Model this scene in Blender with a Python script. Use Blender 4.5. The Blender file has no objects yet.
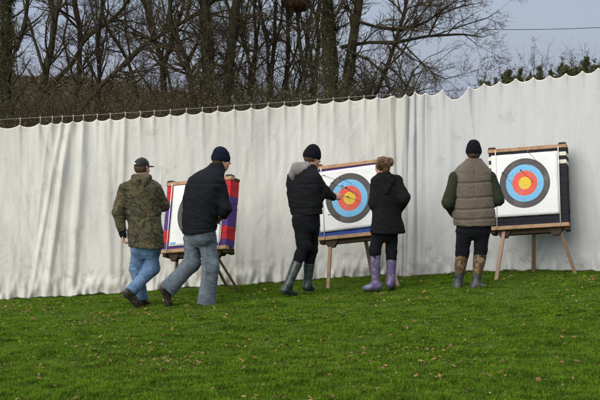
import bpy, math, random
import numpy as np
from mathutils import Vector
R = math.radians
random.seed(7)
RNG = np.random.default_rng(11)
SC = bpy.context.scene
COL = SC.collection
FPX = 1500.0                      # focal length in photograph pixels (600 wide)
CAMZ = 2.2
TH = math.atan(85.0 / FPX)        # camera looks down a little, horizon at row 115

# ------------------------------------------------------------------ camera space helper
def at(px, py, Y):
    """world point at depth Y seen at photograph pixel px,py"""
    u = 200.0 - py
    y = FPX * math.cos(TH) + u * math.sin(TH)
    z = -FPX * math.sin(TH) + u * math.cos(TH)
    k = Y / y
    return np.array([(px - 300.0) * k, Y, CAMZ + z * k])

# ------------------------------------------------------------------ ground
_fit = [(0,298,20.7),(130,293,20.7),(245,287,20.6),(300,282,20.5),(395,275.5,20.4),(475,271.5,20.0),(600,266,19.0),
        (140,306,17.8),(205,309,17.6),(295,293,17.9),(385,289,17.9),(475,290,17.7),
        (0,400,10.6),(300,400,10.3),(600,400,9.9)]
_P = np.array([at(*f) for f in _fit])
def _basis(x, y):
    return np.stack([np.ones_like(x), x, y, x*y, y*y], -1)
_C = np.linalg.lstsq(_basis(_P[:,0], _P[:,1]), _P[:,2], rcond=None)[0]
def ground_z(x, y):
    x = np.asarray(x, float); y = np.asarray(y, float)
    xc = 9*np.tanh(x/9.0); yc = np.clip(y, 3, 22)
    z = _basis(xc, yc) @ _C
    bump = 0.012*np.sin(x*2.1+y*0.7)*np.sin(y*1.7-x*0.6) + 0.008*np.sin(x*4.3+1)*np.sin(y*3.9+2)
    far = np.clip((y-26)/60, 0, 1)
    z = z*(1-far) + far*(0.2) + bump*(1-far)
    h = np.clip((y-110)/220, 0, 1)
    z = z + h*h*(3-2*h)*8.0*np.clip((5-x)/50,0,1)
    return z
def hit(px, py):
    lo, hi = 5.0, 40.0
    for _ in range(50):
        m = (lo+hi)/2
        p = at(px, py, m)
        if p[2] > ground_z(p[0], p[1]): lo = m
        else: hi = m
    return at(px, py, lo)

# ------------------------------------------------------------------ scene objects
def tag(o, label=None, cat=None, group=None, kind=None):
    if label: o['label'] = label
    if cat: o['category'] = cat
    if group: o['group'] = group
    if kind: o['kind'] = kind
    return o
def empty(name, loc, label, cat, group=None, rz=0):
    o = bpy.data.objects.new(name, None); COL.objects.link(o)
    o.location = loc; o.rotation_euler = (0,0,rz); o.empty_display_size = .1
    return tag(o, label, cat, group)
def mesh_obj(name, V, F, mat, parent=None, smooth=True, loc=None, mats=None, midx=None):
    V = np.asarray(V, dtype=np.float32)
    me = bpy.data.meshes.new(name)
    me.vertices.add(len(V)); me.vertices.foreach_set('co', V.ravel())
    if isinstance(F, np.ndarray):
        n, k = F.shape
        me.loops.add(n*k); me.loops.foreach_set('vertex_index', F.astype(np.int32).ravel())
        me.polygons.add(n)
        me.polygons.foreach_set('loop_start', np.arange(0, n*k, k, dtype=np.int32))
        me.polygons.foreach_set('loop_total', np.full(n, k, dtype=np.int32))
    else:
        lt = np.array([len(f) for f in F], dtype=np.int32)
        ls = np.concatenate([[0], np.cumsum(lt)[:-1]]).astype(np.int32)
        me.loops.add(int(lt.sum())); me.loops.foreach_set('vertex_index', np.array([i for f in F for i in f], dtype=np.int32))
        me.polygons.add(len(F)); me.polygons.foreach_set('loop_start', ls); me.polygons.foreach_set('loop_total', lt)
    me.update(calc_edges=True); me.validate()
    for m in (mats or [mat]): me.materials.append(m)
    if midx is not None: me.polygons.foreach_set('material_index', np.asarray(midx, dtype=np.int32))
    me.polygons.foreach_set('use_smooth', np.full(len(me.polygons), smooth))
    o = bpy.data.objects.new(name, me); COL.objects.link(o)
    if parent is not None: o.parent = parent
    if loc is not None: o.location = loc
    return o

# ------------------------------------------------------------------ materials
class NT:
    def __init__(s, mat):
        s.m = mat; mat.use_nodes = True; s.t = mat.node_tree; s.t.nodes.clear()
        s.out = s.n('ShaderNodeOutputMaterial'); s.b = s.n('ShaderNodeBsdfPrincipled')
        s.t.links.new(s.b.outputs[0], s.out.inputs[0])
        s.co = s.n('ShaderNodeTexCoord').outputs['Object']
    def n(s, typ, **kw):
        x = s.t.nodes.new(typ)
        for k, v in kw.items(): setattr(x, k, v)
        return x
    def link(s, a, b): s.t.links.new(a, b)
    def setv(s, inp, v):
        if hasattr(v, 'node'): s.link(v, inp)
        elif isinstance(v, (tuple, list)) and len(v) == 3 and inp.type == 'RGBA': inp.default_value = (*v, 1)
        else: inp.default_value = v
    def map(s, scale=(1,1,1), rot=(0,0,0), loc=(0,0,0), src=None):
        m = s.n('ShaderNodeMapping'); m.inputs['Scale'].default_value = scale; m.inputs['Rotation'].default_value = rot; m.inputs['Location'].default_value = loc
        s.link(src or s.co, m.inputs['Vector']); return m.outputs[0]
    def noise(s, scale=5, detail=4, rough=.55, vec=None, dist=0):
        x = s.n('ShaderNodeTexNoise'); x.inputs['Scale'].default_value = scale; x.inputs['Detail'].default_value = detail
        x.inputs['Roughness'].default_value = rough; x.inputs['Distortion'].default_value = dist
        s.link(vec or s.co, x.inputs['Vector']); return x.outputs['Fac']
    def ramp(s, fac, stops, interp='LINEAR'):
        r = s.n('ShaderNodeValToRGB'); cr = r.color_ramp; cr.interpolation = interp
        while len(cr.elements) < len(stops): cr.elements.new(0.5)
        for e, (p, c) in zip(cr.elements, stops):
            e.position = p; e.color = (*c, 1) if isinstance(c, (tuple, list)) else (c, c, c, 1)
        s.link(fac, r.inputs[0]); return r.outputs[0]
    def mix(s, fac, a, b, mode='MIX'):
        x = s.n('ShaderNodeMix', data_type='RGBA', blend_type=mode)
        s.setv(x.inputs[0], fac); s.setv(x.inputs[6], a); s.setv(x.inputs[7], b); return x.outputs[2]
    def math(s, op, a, b=0.0, c=None):
        x = s.n('ShaderNodeMath', operation=op); s.setv(x.inputs[0], a); s.setv(x.inputs[1], b)
        if c is not None: s.setv(x.inputs[2], c)
        return x.outputs[0]
    def xyz(s, vec=None):
        x = s.n('ShaderNodeSeparateXYZ'); s.link(vec or s.co, x.inputs[0]); return x.outputs
    def bump(s, h, strength=.3, dist=.01, prev=None):
        b = s.n('ShaderNodeBump'); b.inputs['Strength'].default_value = strength; b.inputs['Distance'].default_value = dist
        s.link(h, b.inputs['Height'])
        if prev is not None: s.link(prev, b.inputs['Normal'])
        return b.outputs[0]
    def fin(s, color, rough=.8, normal=None, spec=.3, sheen=0, trans=0):
        s.setv(s.b.inputs['Base Color'], color); s.setv(s.b.inputs['Roughness'], rough)
        s.b.inputs['Specular IOR Level'].default_value = spec
        if sheen: s.b.inputs['Sheen Weight'].default_value = sheen
        if normal is not None: s.link(normal, s.b.inputs['Normal'])
        return s.m
def new(name): return NT(bpy.data.materials.new(name))
def simple(name, c, rough=.7, var=.25, scale=20, bump=.2, bd=.004, spec=.3, sheen=0, stretch=(1,1,1)):
    t = new(name); v = t.map(stretch); n = t.noise(scale, 5, .6, v)
    lo = tuple(x*(1-var) for x in c); hi = tuple(min(1, x*(1+var)) for x in c)
    return t.fin(t.ramp(n, [(.3, lo), (.7, hi)]), rough, t.bump(t.noise(scale*3, 3, .6, v), bump, bd), spec, sheen)
def cloth(name, c, var=.25, wr=14, wb=.7, weave=350, rough=.9, sheen=0, spec=.12):
    t = new(name)
    big = t.noise(5, 4, .6); fine = t.noise(60, 3, .6)
    col = t.mix(.35, t.ramp(big, [(.3, tuple(x*(1-var) for x in c)), (.7, tuple(x*(1+var) for x in c))]),
                t.ramp(fine, [(.3, tuple(x*(1-var) for x in c)), (.7, tuple(x*(1+var) for x in c))]))
    w = t.noise(wr, 5, .55, t.map((1,1,1.8)), 1.5)
    b = t.bump(w, wb, .03); b = t.bump(t.noise(weave, 2, .5), .15, .002, b)
    return t.fin(col, rough, b, spec, sheen)

M = {}
M['skin'] = simple('skin', (.50,.27,.19), .55, .12, 30, .15, .002, .4)
M['nail'] = simple('nail', (.6,.35,.28), .4)
M['black_jacket'] = cloth('black_jacket', (.0085,.009,.011), .3, 12, .8)
M['navy_jacket'] = cloth('navy_jacket', (.0075,.0085,.012), .3, 12, .8)
M['coat'] = cloth('coat', (.008,.008,.009), .25, 14, .8)
M['black_cloth'] = cloth('black_cloth', (.007,.0075,.010), .3, 16, .8)
M['knit'] = cloth('knit', (.006,.0065,.010), .35, 60, .6, 200, .95, 0)
M['navy_knit'] = cloth('navy_knit', (.008,.010,.024), .35, 60, .6, 200, .95, 0)
M['grey_fleece'] = cloth('grey_fleece', (.20,.19,.19), .25, 25, .6, 200, .95, 0)
M['olive_sleeve'] = cloth('olive_sleeve', (.022,.027,.016), .3, 14, .6)
M['cap'] = simple('cap', (.006,.0065,.009), .6, .3, 20, .2)
M['white_print'] = simple('white_print', (.5,.5,.5), .6)
M['dark_rubber'] = simple('dark_rubber', (.022,.02,.018), .55, .35, 25, .3, .004, .4)
M['brown_shoe'] = simple('brown_shoe', (.022,.014,.010), .5, .35, 25, .3, .004, .4)
M['sole'] = simple('sole', (.03,.026,.024), .8, .4, 40, .5)
M['eye'] = simple('eye', (.6,.6,.6), .2, .02)
def mk_camo():
    t = new('camo_cloth'); v = t.map((1,1,.8))
    base = t.ramp(t.noise(5,3,.6,v), [(.4,(.085,.072,.036)),(.6,(.062,.056,.028))])
    g = t.ramp(t.noise(13,3,.6,t.map((1,1,1),loc=(3,1,2)),.6), [(.49,0.0),(.52,1.0)])
    c = t.mix(g, base, (.030,.032,.016))
    r = t.ramp(t.noise(11,3,.6,t.map((1,1,1),loc=(7,5,9)),.6), [(.56,0.0),(.59,1.0)])
    c = t.mix(r, c, (.070,.040,.024))
    k = t.ramp(t.noise(20,2,.6,t.map((1,1,1),loc=(1,9,4)),.5), [(.60,0.0),(.62,1.0)])
    c = t.mix(k, c, (.012,.012,.010))
    b = t.bump(t.noise(14,5,.55,t.map((1,1,1.6)),1.5), .7, .03)
    M['camo'] = t.fin(c, .85, b, .2, .1)
mk_camo()
def mk_denim(name, c, fade):
    t = new(name)
    n = t.noise(7,4,.6,t.map((1.4,1.4,.6)),.8)
    w = t.noise(26,5,.65,t.map((1,1,1.8),rot=(.3,.3,0)),1.2)
    c1 = t.ramp(n, [(.35,c),(.7,fade)])
    c1 = t.mix(t.ramp(w,[(.5,0.0),(.75,.35)]), c1, tuple(min(1,x*1.7) for x in fade))
    b = t.bump(t.noise(9,3.5,.5,t.map((1,1,2.4),rot=(.25,.5,0)),1.4), .4, .035); b = t.bump(t.noise(400,2,.5), .2, .002, b)
    return t.fin(c1, .9, b, .15, .1)
M['blue_denim'] = mk_denim('blue_denim', (.050,.100,.185), (.12,.195,.31))
M['grey_denim'] = mk_denim('grey_denim', (.052,.068,.086), (.115,.138,.165))
def mk_vest():
    t = new('vest_quilt')
    n = t.noise(18,5,.6,t.map((1,1,2.2)),1.5)
    c = t.ramp(t.noise(6,4,.6), [(.3,(.080,.062,.047)),(.7,(.108,.085,.066))])
    M['vest'] = t.fin(t.mix(t.ramp(n,[(.5,0.0),(.75,.5)]), c, (.125,.10,.078)), .65, t.bump(n, .45, .03), .3, .1)
mk_vest()
def mk_boot_camo():
    t = new('boot_camo')
    z = t.xyz()[2]
    n = t.noise(24,3,.6,None,1.0)
    c = t.ramp(n, [(.32,(.03,.022,.012)),(.42,(.085,.05,.02)),(.52,(.10,.045,.018)),(.58,(.20,.17,.10)),(.66,(.035,.035,.02))], 'CONSTANT')
    g = t.ramp(t.noise(12,4), [(.3,(.024,.025,.028)),(.7,(.048,.049,.052))])
    f = t.ramp(t.math('ADD', z, t.math('MULTIPLY', t.noise(30), .04)), [(.17,1.0),(.20,0.0)])
    M['boot_camo'] = t.fin(t.mix(f, c, g), .5, t.bump(n,.3,.01), .4)
mk_boot_camo()
def mk_boot(name, c, mud):
    t = new(name)
    n = t.noise(14,6,.65,None,.8)
    f = t.ramp(n, [(.52,0.0),(.62,.75)])
    M[name] = t.fin(t.mix(f, t.ramp(t.noise(5),[(.3,c),(.7,tuple(x*1.3 for x in c))]), mud), t.ramp(f,[(0,.32),(1,.8)]), t.bump(n,.25,.01), .5)
mk_boot('purple_boot', (.080,.062,.142), (.19,.17,.18))
mk_boot('green_boot', (.020,.030,.028), (.05,.055,.05))
def mk_hair():
    t = new('hair')
    n = t.noise(60,4,.6,t.map((1,1,.3)))
    M['hair'] = t.fin(t.ramp(n,[(.3,(.045,.023,.012)),(.55,(.11,.06,.03)),(.8,(.28,.17,.085))]), .55, t.bump(n,.6,.01), .4)
    t = new('dark_hair'); n = t.noise(60,4,.6,t.map((1,1,.3)))
    M['dark_hair'] = t.fin(t.ramp(n,[(.3,(.03,.018,.011)),(.75,(.09,.05,.03))]), .6, t.bump(n,.5,.01), .3)
mk_hair()
def mk_wood(name, a, b, dirt=.5):
    t = new(name)
    g = t.noise(9,6,.6,t.map((1,14,14)),.6)
    c = t.ramp(g, [(.3,a),(.7,b)])
    d = t.ramp(t.noise(7,5,.6), [(.5,0.0),(.7,dirt)])
    return t.fin(t.mix(d, c, tuple(x*.4 for x in a)), .8, t.bump(g,.5,.006), .2)
M['wood'] = mk_wood('pale_timber', (.26,.15,.085), (.42,.27,.17), .6)
M['wood_leg'] = mk_wood('leg_timber', (.20,.13,.085), (.34,.24,.17))
M['wood_dark'] = mk_wood('dark_timber', (.028,.019,.013), (.07,.045,.028))
def foam(n, c):
    t = new(n); k = t.noise(50,4,.7); z = t.noise(6,5,.6)
    return t.fin(t.mix(t.ramp(z,[(.4,0.0),(.7,.35)]), t.ramp(k,[(.3,tuple(x*.7 for x in c)),(.7,tuple(x*1.25 for x in c))]), tuple(.5*x+.02 for x in c)), .85, t.bump(k,.6,.006), .2)
M['foam_red'] = foam('red_foam', (.40,.022,.028)); M['foam_purple'] = foam('purple_foam', (.075,.038,.17))
M['foam_blue'] = foam('blue_foam', (.03,.065,.26)); M['foam_black'] = foam('black_foam', (.014,.014,.02)); M['foam_white'] = foam('white_foam', (.62,.60,.50))
M['cord'] = simple('white_cord', (.62,.60,.55), .8, .1, 80)
M['arrow_shaft'] = simple('arrow_shaft', (.02,.02,.022), .4, .1); M['fletch_red'] = simple('fletch_red', (.45,.04,.03), .6); M['fletch_white'] = simple('fletch_white', (.7,.7,.68), .6)
M['fletch_dark'] = simple('fletch_dark', (.02,.02,.05), .6)
M['tie'] = simple('tie_cord', (.28,.27,.24), .8, .3, 60)
M['wire'] = simple('wire', (.10,.095,.08), .6, .2, 60); M['wire_dark'] = simple('phone_wire', (.04,.04,.045), .7)
def mk_face():
    t = new('target_print')
    x, y, z = t.xyz()
    r = t.math('SQRT', t.math('ADD', t.math('MULTIPLY', x, x), t.math('MULTIPLY', z, z)))
    wh = (.60,.605,.61); bk = (.055,.050,.053); bl = (.13,.36,.58); rd = (.56,.08,.055); ye = (.60,.41,.03)
    # radius 0..0.42 -> 0..1
    c = t.ramp(t.math('DIVIDE', r, .42), [(0,ye),(.0762*2.5,rd),(.381,bl),(.571,bk),(.762,wh)], 'CONSTANT')
    # thin scoring lines
    k = t.math('ABSOLUTE', t.math('SUBTRACT', t.math('FRACT', t.math('DIVIDE', r, .04)), .5))
    ln = t.math('MULTIPLY', t.math('GREATER_THAN', k, .47), t.math('LESS_THAN', r, .405))
    wl = t.math('MULTIPLY', t.math('MULTIPLY', ln, t.math('GREATER_THAN', r, .321)), .35)
    il = t.math('MULTIPLY', t.math('MULTIPLY', ln, t.math('LESS_THAN', r, .321)), .25)
    c = t.mix(t.math('MAXIMUM', wl, il), c, (.2,.2,.2))
    vo = t.n('ShaderNodeTexVoronoi'); vo.inputs['Scale'].default_value = 26; t.link(t.co, vo.inputs['Vector'])
    ho = t.math('MULTIPLY', t.math('LESS_THAN', vo.outputs['Distance'], .15), t.math('LESS_THAN', t.math('ADD', r, t.math('MULTIPLY', t.noise(14,2), .5)), .50))
    c = t.mix(t.math('MULTIPLY', ho, .75), c, (.06,.05,.04))
    sc = t.ramp(t.noise(20,6,.8,t.map((1,1,3),rot=(0,.7,0))), [(.60,0.0),(.68,.35)])
    c = t.mix(sc, c, (.42,.41,.39))
    g = t.ramp(t.noise(6,5,.6), [(.5,0.0),(.8,.22)])
    c = t.mix(g, c, (.35,.34,.32))
    M['print'] = t.fin(c, .65, t.bump(t.noise(9,4,.5,None,.8),.35,.02), .3)
mk_face()
M['print_cyan'] = simple('print_cyan', (.12,.42,.6), .6, .05)

# curtain cloths
def mk_curtain(name, base, dirt, crinkle, seed, stains, cream=None):
    t = new(name)
    v = t.map((1,1,1), loc=(seed, seed*.7, 0))
    streak = t.noise(1.6,6,.6,t.map((1,1,.35),loc=(seed,0,0)),1.0)
    c = t.mix(t.ramp(streak,[(.42,0.0),(.72,.65)]), base, dirt)
    stk = t.ramp(t.noise(9,5,.7,t.map((1,1,.06),loc=(seed,0,0)),.3), [(.5,0.0),(.75,.40)]); c = t.mix(stk, c, tuple(x*.85 for x in dirt))
    sp = t.ramp(t.noise(3.2,8,.72,v), [(.60,0.0),(.74,.5)])
    c = t.mix(sp, c, tuple(x*.62 for x in dirt))
    # splashes of mud low down
    z = t.xyz()[2]
    low = t.ramp(z, [(.12,1.0),(.62,0.0)])
    sp2 = t.math('MULTIPLY', t.ramp(t.noise(5.5,9,.78,v,.6), [(.52,0.0),(.66,stains)]), low)
    c = t.mix(sp2, c, (.26,.225,.185))
    if cream:                              # unbleached, yellowed strip of cloth beside the seam
        x_ = t.xyz()[0]; cm = t.ramp(t.math('ADD', t.math('MULTIPLY', t.math('ADD', x_, 2.5), .5), t.math('MULTIPLY', t.noise(2.0,4,.6), .25)), [(.28,.85),(.62,0.0)])
        c = t.mix(cm, c, cream)
    fl = t.ramp(t.noise(26,6,.75,v), [(.66,0.0),(.72,.45)])
    c = t.mix(fl, c, (.28,.27,.26))
    b = t.bump(t.noise(3.4,7,.62,t.map((1,1,.45),loc=(seed,0,0),rot=(0,.18,0)),1.6), crinkle, .05)
    b = t.bump(t.noise(16,5,.6,t.map((1,1,.5)),1.0), crinkle*.5, .012, b)
    b = t.bump(t.noise(170,2,.6), .15, .002, b)
    m = t.fin(c, .88, b, .2)
    tr = t.n('ShaderNodeBsdfTranslucent'); t.setv(tr.inputs[0], c)
    ms = t.n('ShaderNodeMixShader'); ms.inputs[0].default_value = .12
    t.link(t.b.outputs[0], ms.inputs[1]); t.link(tr.outputs[0], ms.inputs[2]); t.link(ms.outputs[0], t.out.inputs[0])
    M[name] = m
mk_curtain('curtain_left', (.61,.60,.57), (.42,.41,.385), .30, 2.0, .6)
mk_curtain('curtain_right', (.515,.525,.528), (.45,.458,.46), .20, 9.0, .7, (.57,.53,.44))
M['hem'] = simple('hem', (.66,.63,.56), .85, .1, 20)

def mk_ground():
    t = new('ground_turf')
    n1 = t.noise(.9,5,.6); n2 = t.noise(9,6,.7); n3 = t.noise(60,5,.7)
    c = t.ramp(n2, [(.3,(.035,.062,.008)),(.55,(.060,.105,.012)),(.75,(.09,.13,.02))])
    c = t.mix(t.ramp(n1,[(.4,0.0),(.65,.5)]), c, (.062,.085,.022))
    y = t.xyz()[1]
    far = t.ramp(t.math('DIVIDE', y, 260.0), [(.14,0.0),(.4,1.0)])
    fc = t.ramp(t.noise(.02,5,.6), [(.4,(.12,.10,.055)),(.6,(.085,.10,.045))])
    c = t.mix(far, c, fc)
    M['ground'] = t.fin(c, .95, t.bump(n3,.8,.03), .1)
mk_ground()
def mk_grass():
    t = new('grass_blades')
    n1 = t.noise(.8,4,.6); n2 = t.noise(5,5,.65); n3 = t.noise(45,3,.7)
    c = t.ramp(n3, [(.3,(.058,.120,.006)),(.5,(.090,.166,.008)),(.68,(.150,.232,.016)),(.8,(.26,.26,.07))])
    c = t.mix(t.ramp(n2,[(.42,0.0),(.60,.9)]), c, (.040,.080,.006))
    c = t.mix(t.ramp(n1,[(.5,0.0),(.72,.35)]), c, (.125,.160,.018))
    m = t.fin(c, .85, None, .08)
    tr = t.n('ShaderNodeBsdfTranslucent'); t.setv(tr.inputs[0], c)
    ms = t.n('ShaderNodeMixShader'); ms.inputs[0].default_value = .25
    t.link(t.b.outputs[0], ms.inputs[1]); t.link(tr.outputs[0], ms.inputs[2]); t.link(ms.outputs[0], t.out.inputs[0])
    M['grass'] = m
mk_grass()
M['leaf_tan'] = simple('leaf_tan', (.185,.115,.042), .7, .4, 9, .3); M['leaf_brown'] = simple('leaf_brown', (.085,.048,.020), .7, .4, 9, .3)
M['leaf_rust'] = simple('leaf_rust', (.16,.075,.024), .7, .4, 9, .3)
def mk_bark(name, a, b, moss=None):
    t = new(name)
    n = t.noise(4,6,.65,t.map((3,3,.7)),.6)
    c = t.ramp(n, [(.35,a),(.7,b)])
    if moss: c = t.mix(t.ramp(t.noise(1.6,5,.65), [(.45,0.0),(.65,.8)]), c, moss)
    return t.fin(c, .95, t.bump(n,.8,.04), .1)
M['bark'] = mk_bark('bark', (.018,.015,.010), (.062,.051,.031), (.048,.048,.018))
M['bark_dark'] = mk_bark('bark_dark', (.014,.012,.009), (.042,.036,.023), (.036,.037,.014))
M['bark_red'] = mk_bark('bark_red', (.035,.020,.012), (.075,.042,.026))
M['twig'] = mk_bark('twig', (.035,.027,.017), (.085,.067,.040))
M['twig_brown'] = mk_bark('twig_brown', (.035,.020,.014), (.075,.045,.030))
M['ivy'] = simple('ivy_leaf', (.045,.052,.016), .5, .5, 7, .2, .01, .4)
M['bramble'] = simple('bramble_leaf', (.052,.055,.018), .7, .5, 3, .2)
M['rust_leaf'] = simple('rust_leaf', (.095,.055,.028), .8, .5, 2, .2)
M['far_wood'] = simple('far_wood', (.085,.062,.036), .9, .75, .07, .2)
M['conifer'] = simple('conifer_spray', (.064,.070,.028), .7, .5, 3, .2)

# ------------------------------------------------------------------ signed distance modelling
_lat = np.random.default_rng(5).random((32,32,32)).astype(np.float32)
def vnoise(P, s, off=0.0):
    q = P*np.asarray(s, np.float32) + off
    i = np.floor(q).astype(np.int32); f = q - i; f = f*f*(3-2*f)
    i &= 31; j = (i+1) & 31
    x0,y0,z0 = i[...,0],i[...,1],i[...,2]; x1,y1,z1 = j[...,0],j[...,1],j[...,2]
    fx,fy,fz = f[...,0],f[...,1],f[...,2]
    L = _lat
    a = L[x0,y0,z0]*(1-fx)+L[x1,y0,z0]*fx; b = L[x0,y1,z0]*(1-fx)+L[x1,y1,z0]*fx
    c = L[x0,y0,z1]*(1-fx)+L[x1,y0,z1]*fx; d = L[x0,y1,z1]*(1-fx)+L[x1,y1,z1]*fx
    return (a*(1-fy)+b*fy)*(1-fz) + (c*(1-fy)+d*fy)*fz
def jfolds(amp, pts, rad=.13, off=0.0, base=.35, s=(4,4,11), sh=(.5,.2,0), seams=None):
    'folds that gather at the joints, long and soft between them'
    pts = [np.array(p,float) for p in pts]; f1 = folds(amp, s, off, sh); f2 = folds(amp*.7, (5,5,4), off+6)
    def f(P):
        w = np.zeros(len(P))
        for p in pts: w = np.maximum(w, np.exp(-np.sum((P-p)**2,1)/rad**2))
        Q = P.astype(np.float32); a = np.abs(vnoise(Q+.15*vnoise(Q,(4,4,4),off)[:,None], (3,3,9), off+2)*2-1)
        d = f1(P)*(base+1.1*w) + f2(P)*.6 - amp*1.3*w*(1-a)**3
        for z in (seams or []): d = d + .006*np.exp(-((P[:,2]-z-.006*np.sin(P[:,0]*11))/.008)**2)
        return d
    return f
class Cone:
    def __init__(s, a, b, ra, rb, k=.02, axis=None, sq=1.0, cut=False, cuta=False):
        s.a = np.array(a, float); s.b = np.array(b, float); s.ra, s.rb, s.k = ra, rb, k
        s.axis = None if axis is None else np.array(axis, float); s.sq = sq; s.cut = cut; s.cuta = cuta
        r = max(ra, rb)
        s.lo = np.minimum(s.a, s.b)-r-k-.01; s.hi = np.maximum(s.a, s.b)+r+k+.01
    def d(s, P):
        q = P - s.a; ba = s.b - s.a
        if s.axis is not None:
            f = 1/s.sq-1
            q = q + (q@s.axis)[...,None]*f*s.axis; ba = ba + (ba@s.axis)*f*s.axis
        L2 = max(ba@ba, 1e-9)
        t = np.clip((q@ba)/L2, 0, 1)
        d = np.linalg.norm(q - t[...,None]*ba, axis=-1) - (s.ra+(s.rb-s.ra)*t)
        if s.axis is not None: d = d*(.5+.5*s.sq)
        w = s.b-s.a; w = w/max(np.linalg.norm(w),1e-6)
        if s.cut: d = np.maximum(d, (P-s.b)@w)
        if s.cuta: d = np.maximum(d, -((P-s.a)@w))
        return d
class Ell:
    def __init__(s, c, r, X=(1,0,0), Y=(0,1,0), Z=(0,0,1), k=.015, zmin=None):
        s.c = np.array(c, float); s.r = np.array(r, float); s.B = np.array([X, Y, Z], float); s.k = k; s.zmin = zmin
        m = max(r)+k+.01; s.lo = s.c-m; s.hi = s.c+m
    def d(s, P):
        q = (P-s.c)@s.B.T
        k0 = np.linalg.norm(q/s.r, axis=-1); k1 = np.linalg.norm(q/(s.r**2), axis=-1)
        d = k0*(k0-1)/np.maximum(k1, 1e-6)
        if s.zmin is not None: d = np.maximum(d, s.zmin - q[...,2])
        return d
class Loft:
    """horizontal elliptical slices: rows of (z, cx, cy, a, b); F facing axis"""
    def __init__(s, rows, F, k=.03, tilt=0, p=2.3, cutb=True):
        rows = sorted(rows, key=lambda r: r[0]); A = np.array(rows, float)
        s.zz = np.linspace(A[0,0], A[-1,0], 80)
        def sm(y):
            v = np.interp(s.zz, A[:,0], y); ker = np.array([1,2,3,2,1])/9
            vv = np.pad(v, 2, mode='edge'); return np.convolve(vv, ker, 'valid')
        s.cx, s.cy, s.ra, s.rb = [sm(A[:,i]) for i in (1,2,3,4)]
        s.F = np.array([F[0],F[1]]); s.L = np.array([F[1],-F[0]]); s.k = k; s.tilt = tilt; s.p = p
        m = max(s.ra.max(), s.rb.max())+k+.02
        s.lo = np.array([s.cx.min()-m, s.cy.min()-m, A[0,0]-.06]); s.hi = np.array([s.cx.max()+m, s.cy.max()+m, A[-1,0]+.05])
    def d(s, P):
        z = P[...,2]
        cx = np.interp(z, s.zz, s.cx); cy = np.interp(z, s.zz, s.cy); a = np.interp(z, s.zz, s.ra); b = np.interp(z, s.zz, s.rb)
        x = P[...,0]-cx; y = P[...,1]-cy
        u = np.abs(x*s.L[0]+y*s.L[1])/a; v = np.abs(x*s.F[0]+y*s.F[1])/b
        d = ((u**s.p+v**s.p)**(1/s.p)-1)*np.minimum(a,b)
        zb = s.zz[0] + s.tilt*(P[...,0]-s.cx[0])
        return np.maximum(np.maximum(d, z-s.zz[-1]), zb-z)
def surface_nets(D, lo, h):
    nx,ny,nz = D.shape; S = D < 0
    c = S[:-1,:-1,:-1].astype(np.int8)
    for (i,j,k) in [(1,0,0),(0,1,0),(0,0,1),(1,1,0),(1,0,1),(0,1,1),(1,1,1)]:
        c = c + S[i:nx-1+i, j:ny-1+j, k:nz-1+k]
    act = (c > 0) & (c < 8)
    idx = -np.ones(act.shape, np.int64); cells = np.argwhere(act); idx[act] = np.arange(len(cells))
    acc = np.zeros((len(cells),3)); cnt = np.zeros(len(cells))
    cor = [(i,j,k) for i in (0,1) for j in (0,1) for k in (0,1)]
    for a in cor:
        for ax in range(3):
            if a[ax]: continue
            b = list(a); b[ax] = 1
            da = D[cells[:,0]+a[0], cells[:,1]+a[1], cells[:,2]+a[2]]; db = D[cells[:,0]+b[0], cells[:,1]+b[1], cells[:,2]+b[2]]
            m = (da<0) != (db<0)
            t = np.where(m, da/np.where(m, da-db, 1), 0)
            p = np.tile(np.array(a,float),(len(cells),1)); p[:,ax] += t
            acc[m] += p[m]; cnt[m] += 1
    V = lo + (cells + acc/cnt[:,None])*h
    Fs = []
    for ax in range(3):
        o1,o2 = [(1,2),(2,0),(0,1)][ax]
        sl = [slice(1,-1)]*3; sl[ax] = slice(0,-1)
        sl2 = list(sl); sl2[ax] = slice(1,None)
        A = S[tuple(sl)]; Bv = S[tuple(sl2)]
        e = np.argwhere(A != Bv); e[:, [i for i in range(3) if i!=ax]] += 1
        flip = S[e[:,0],e[:,1],e[:,2]]
        def ci(d1,d2):
            q = e.copy(); q[:,o1]-=d1; q[:,o2]-=d2; return idx[q[:,0],q[:,1],q[:,2]]
        q = np.stack([ci(0,0),ci(1,0),ci(1,1),ci(0,1)],1)
        q[~flip] = q[~flip][:,::-1]
        Fs.append(q)
    F = np.concatenate(Fs); F = F[(F>=0).all(1)]
    return V, F
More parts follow.
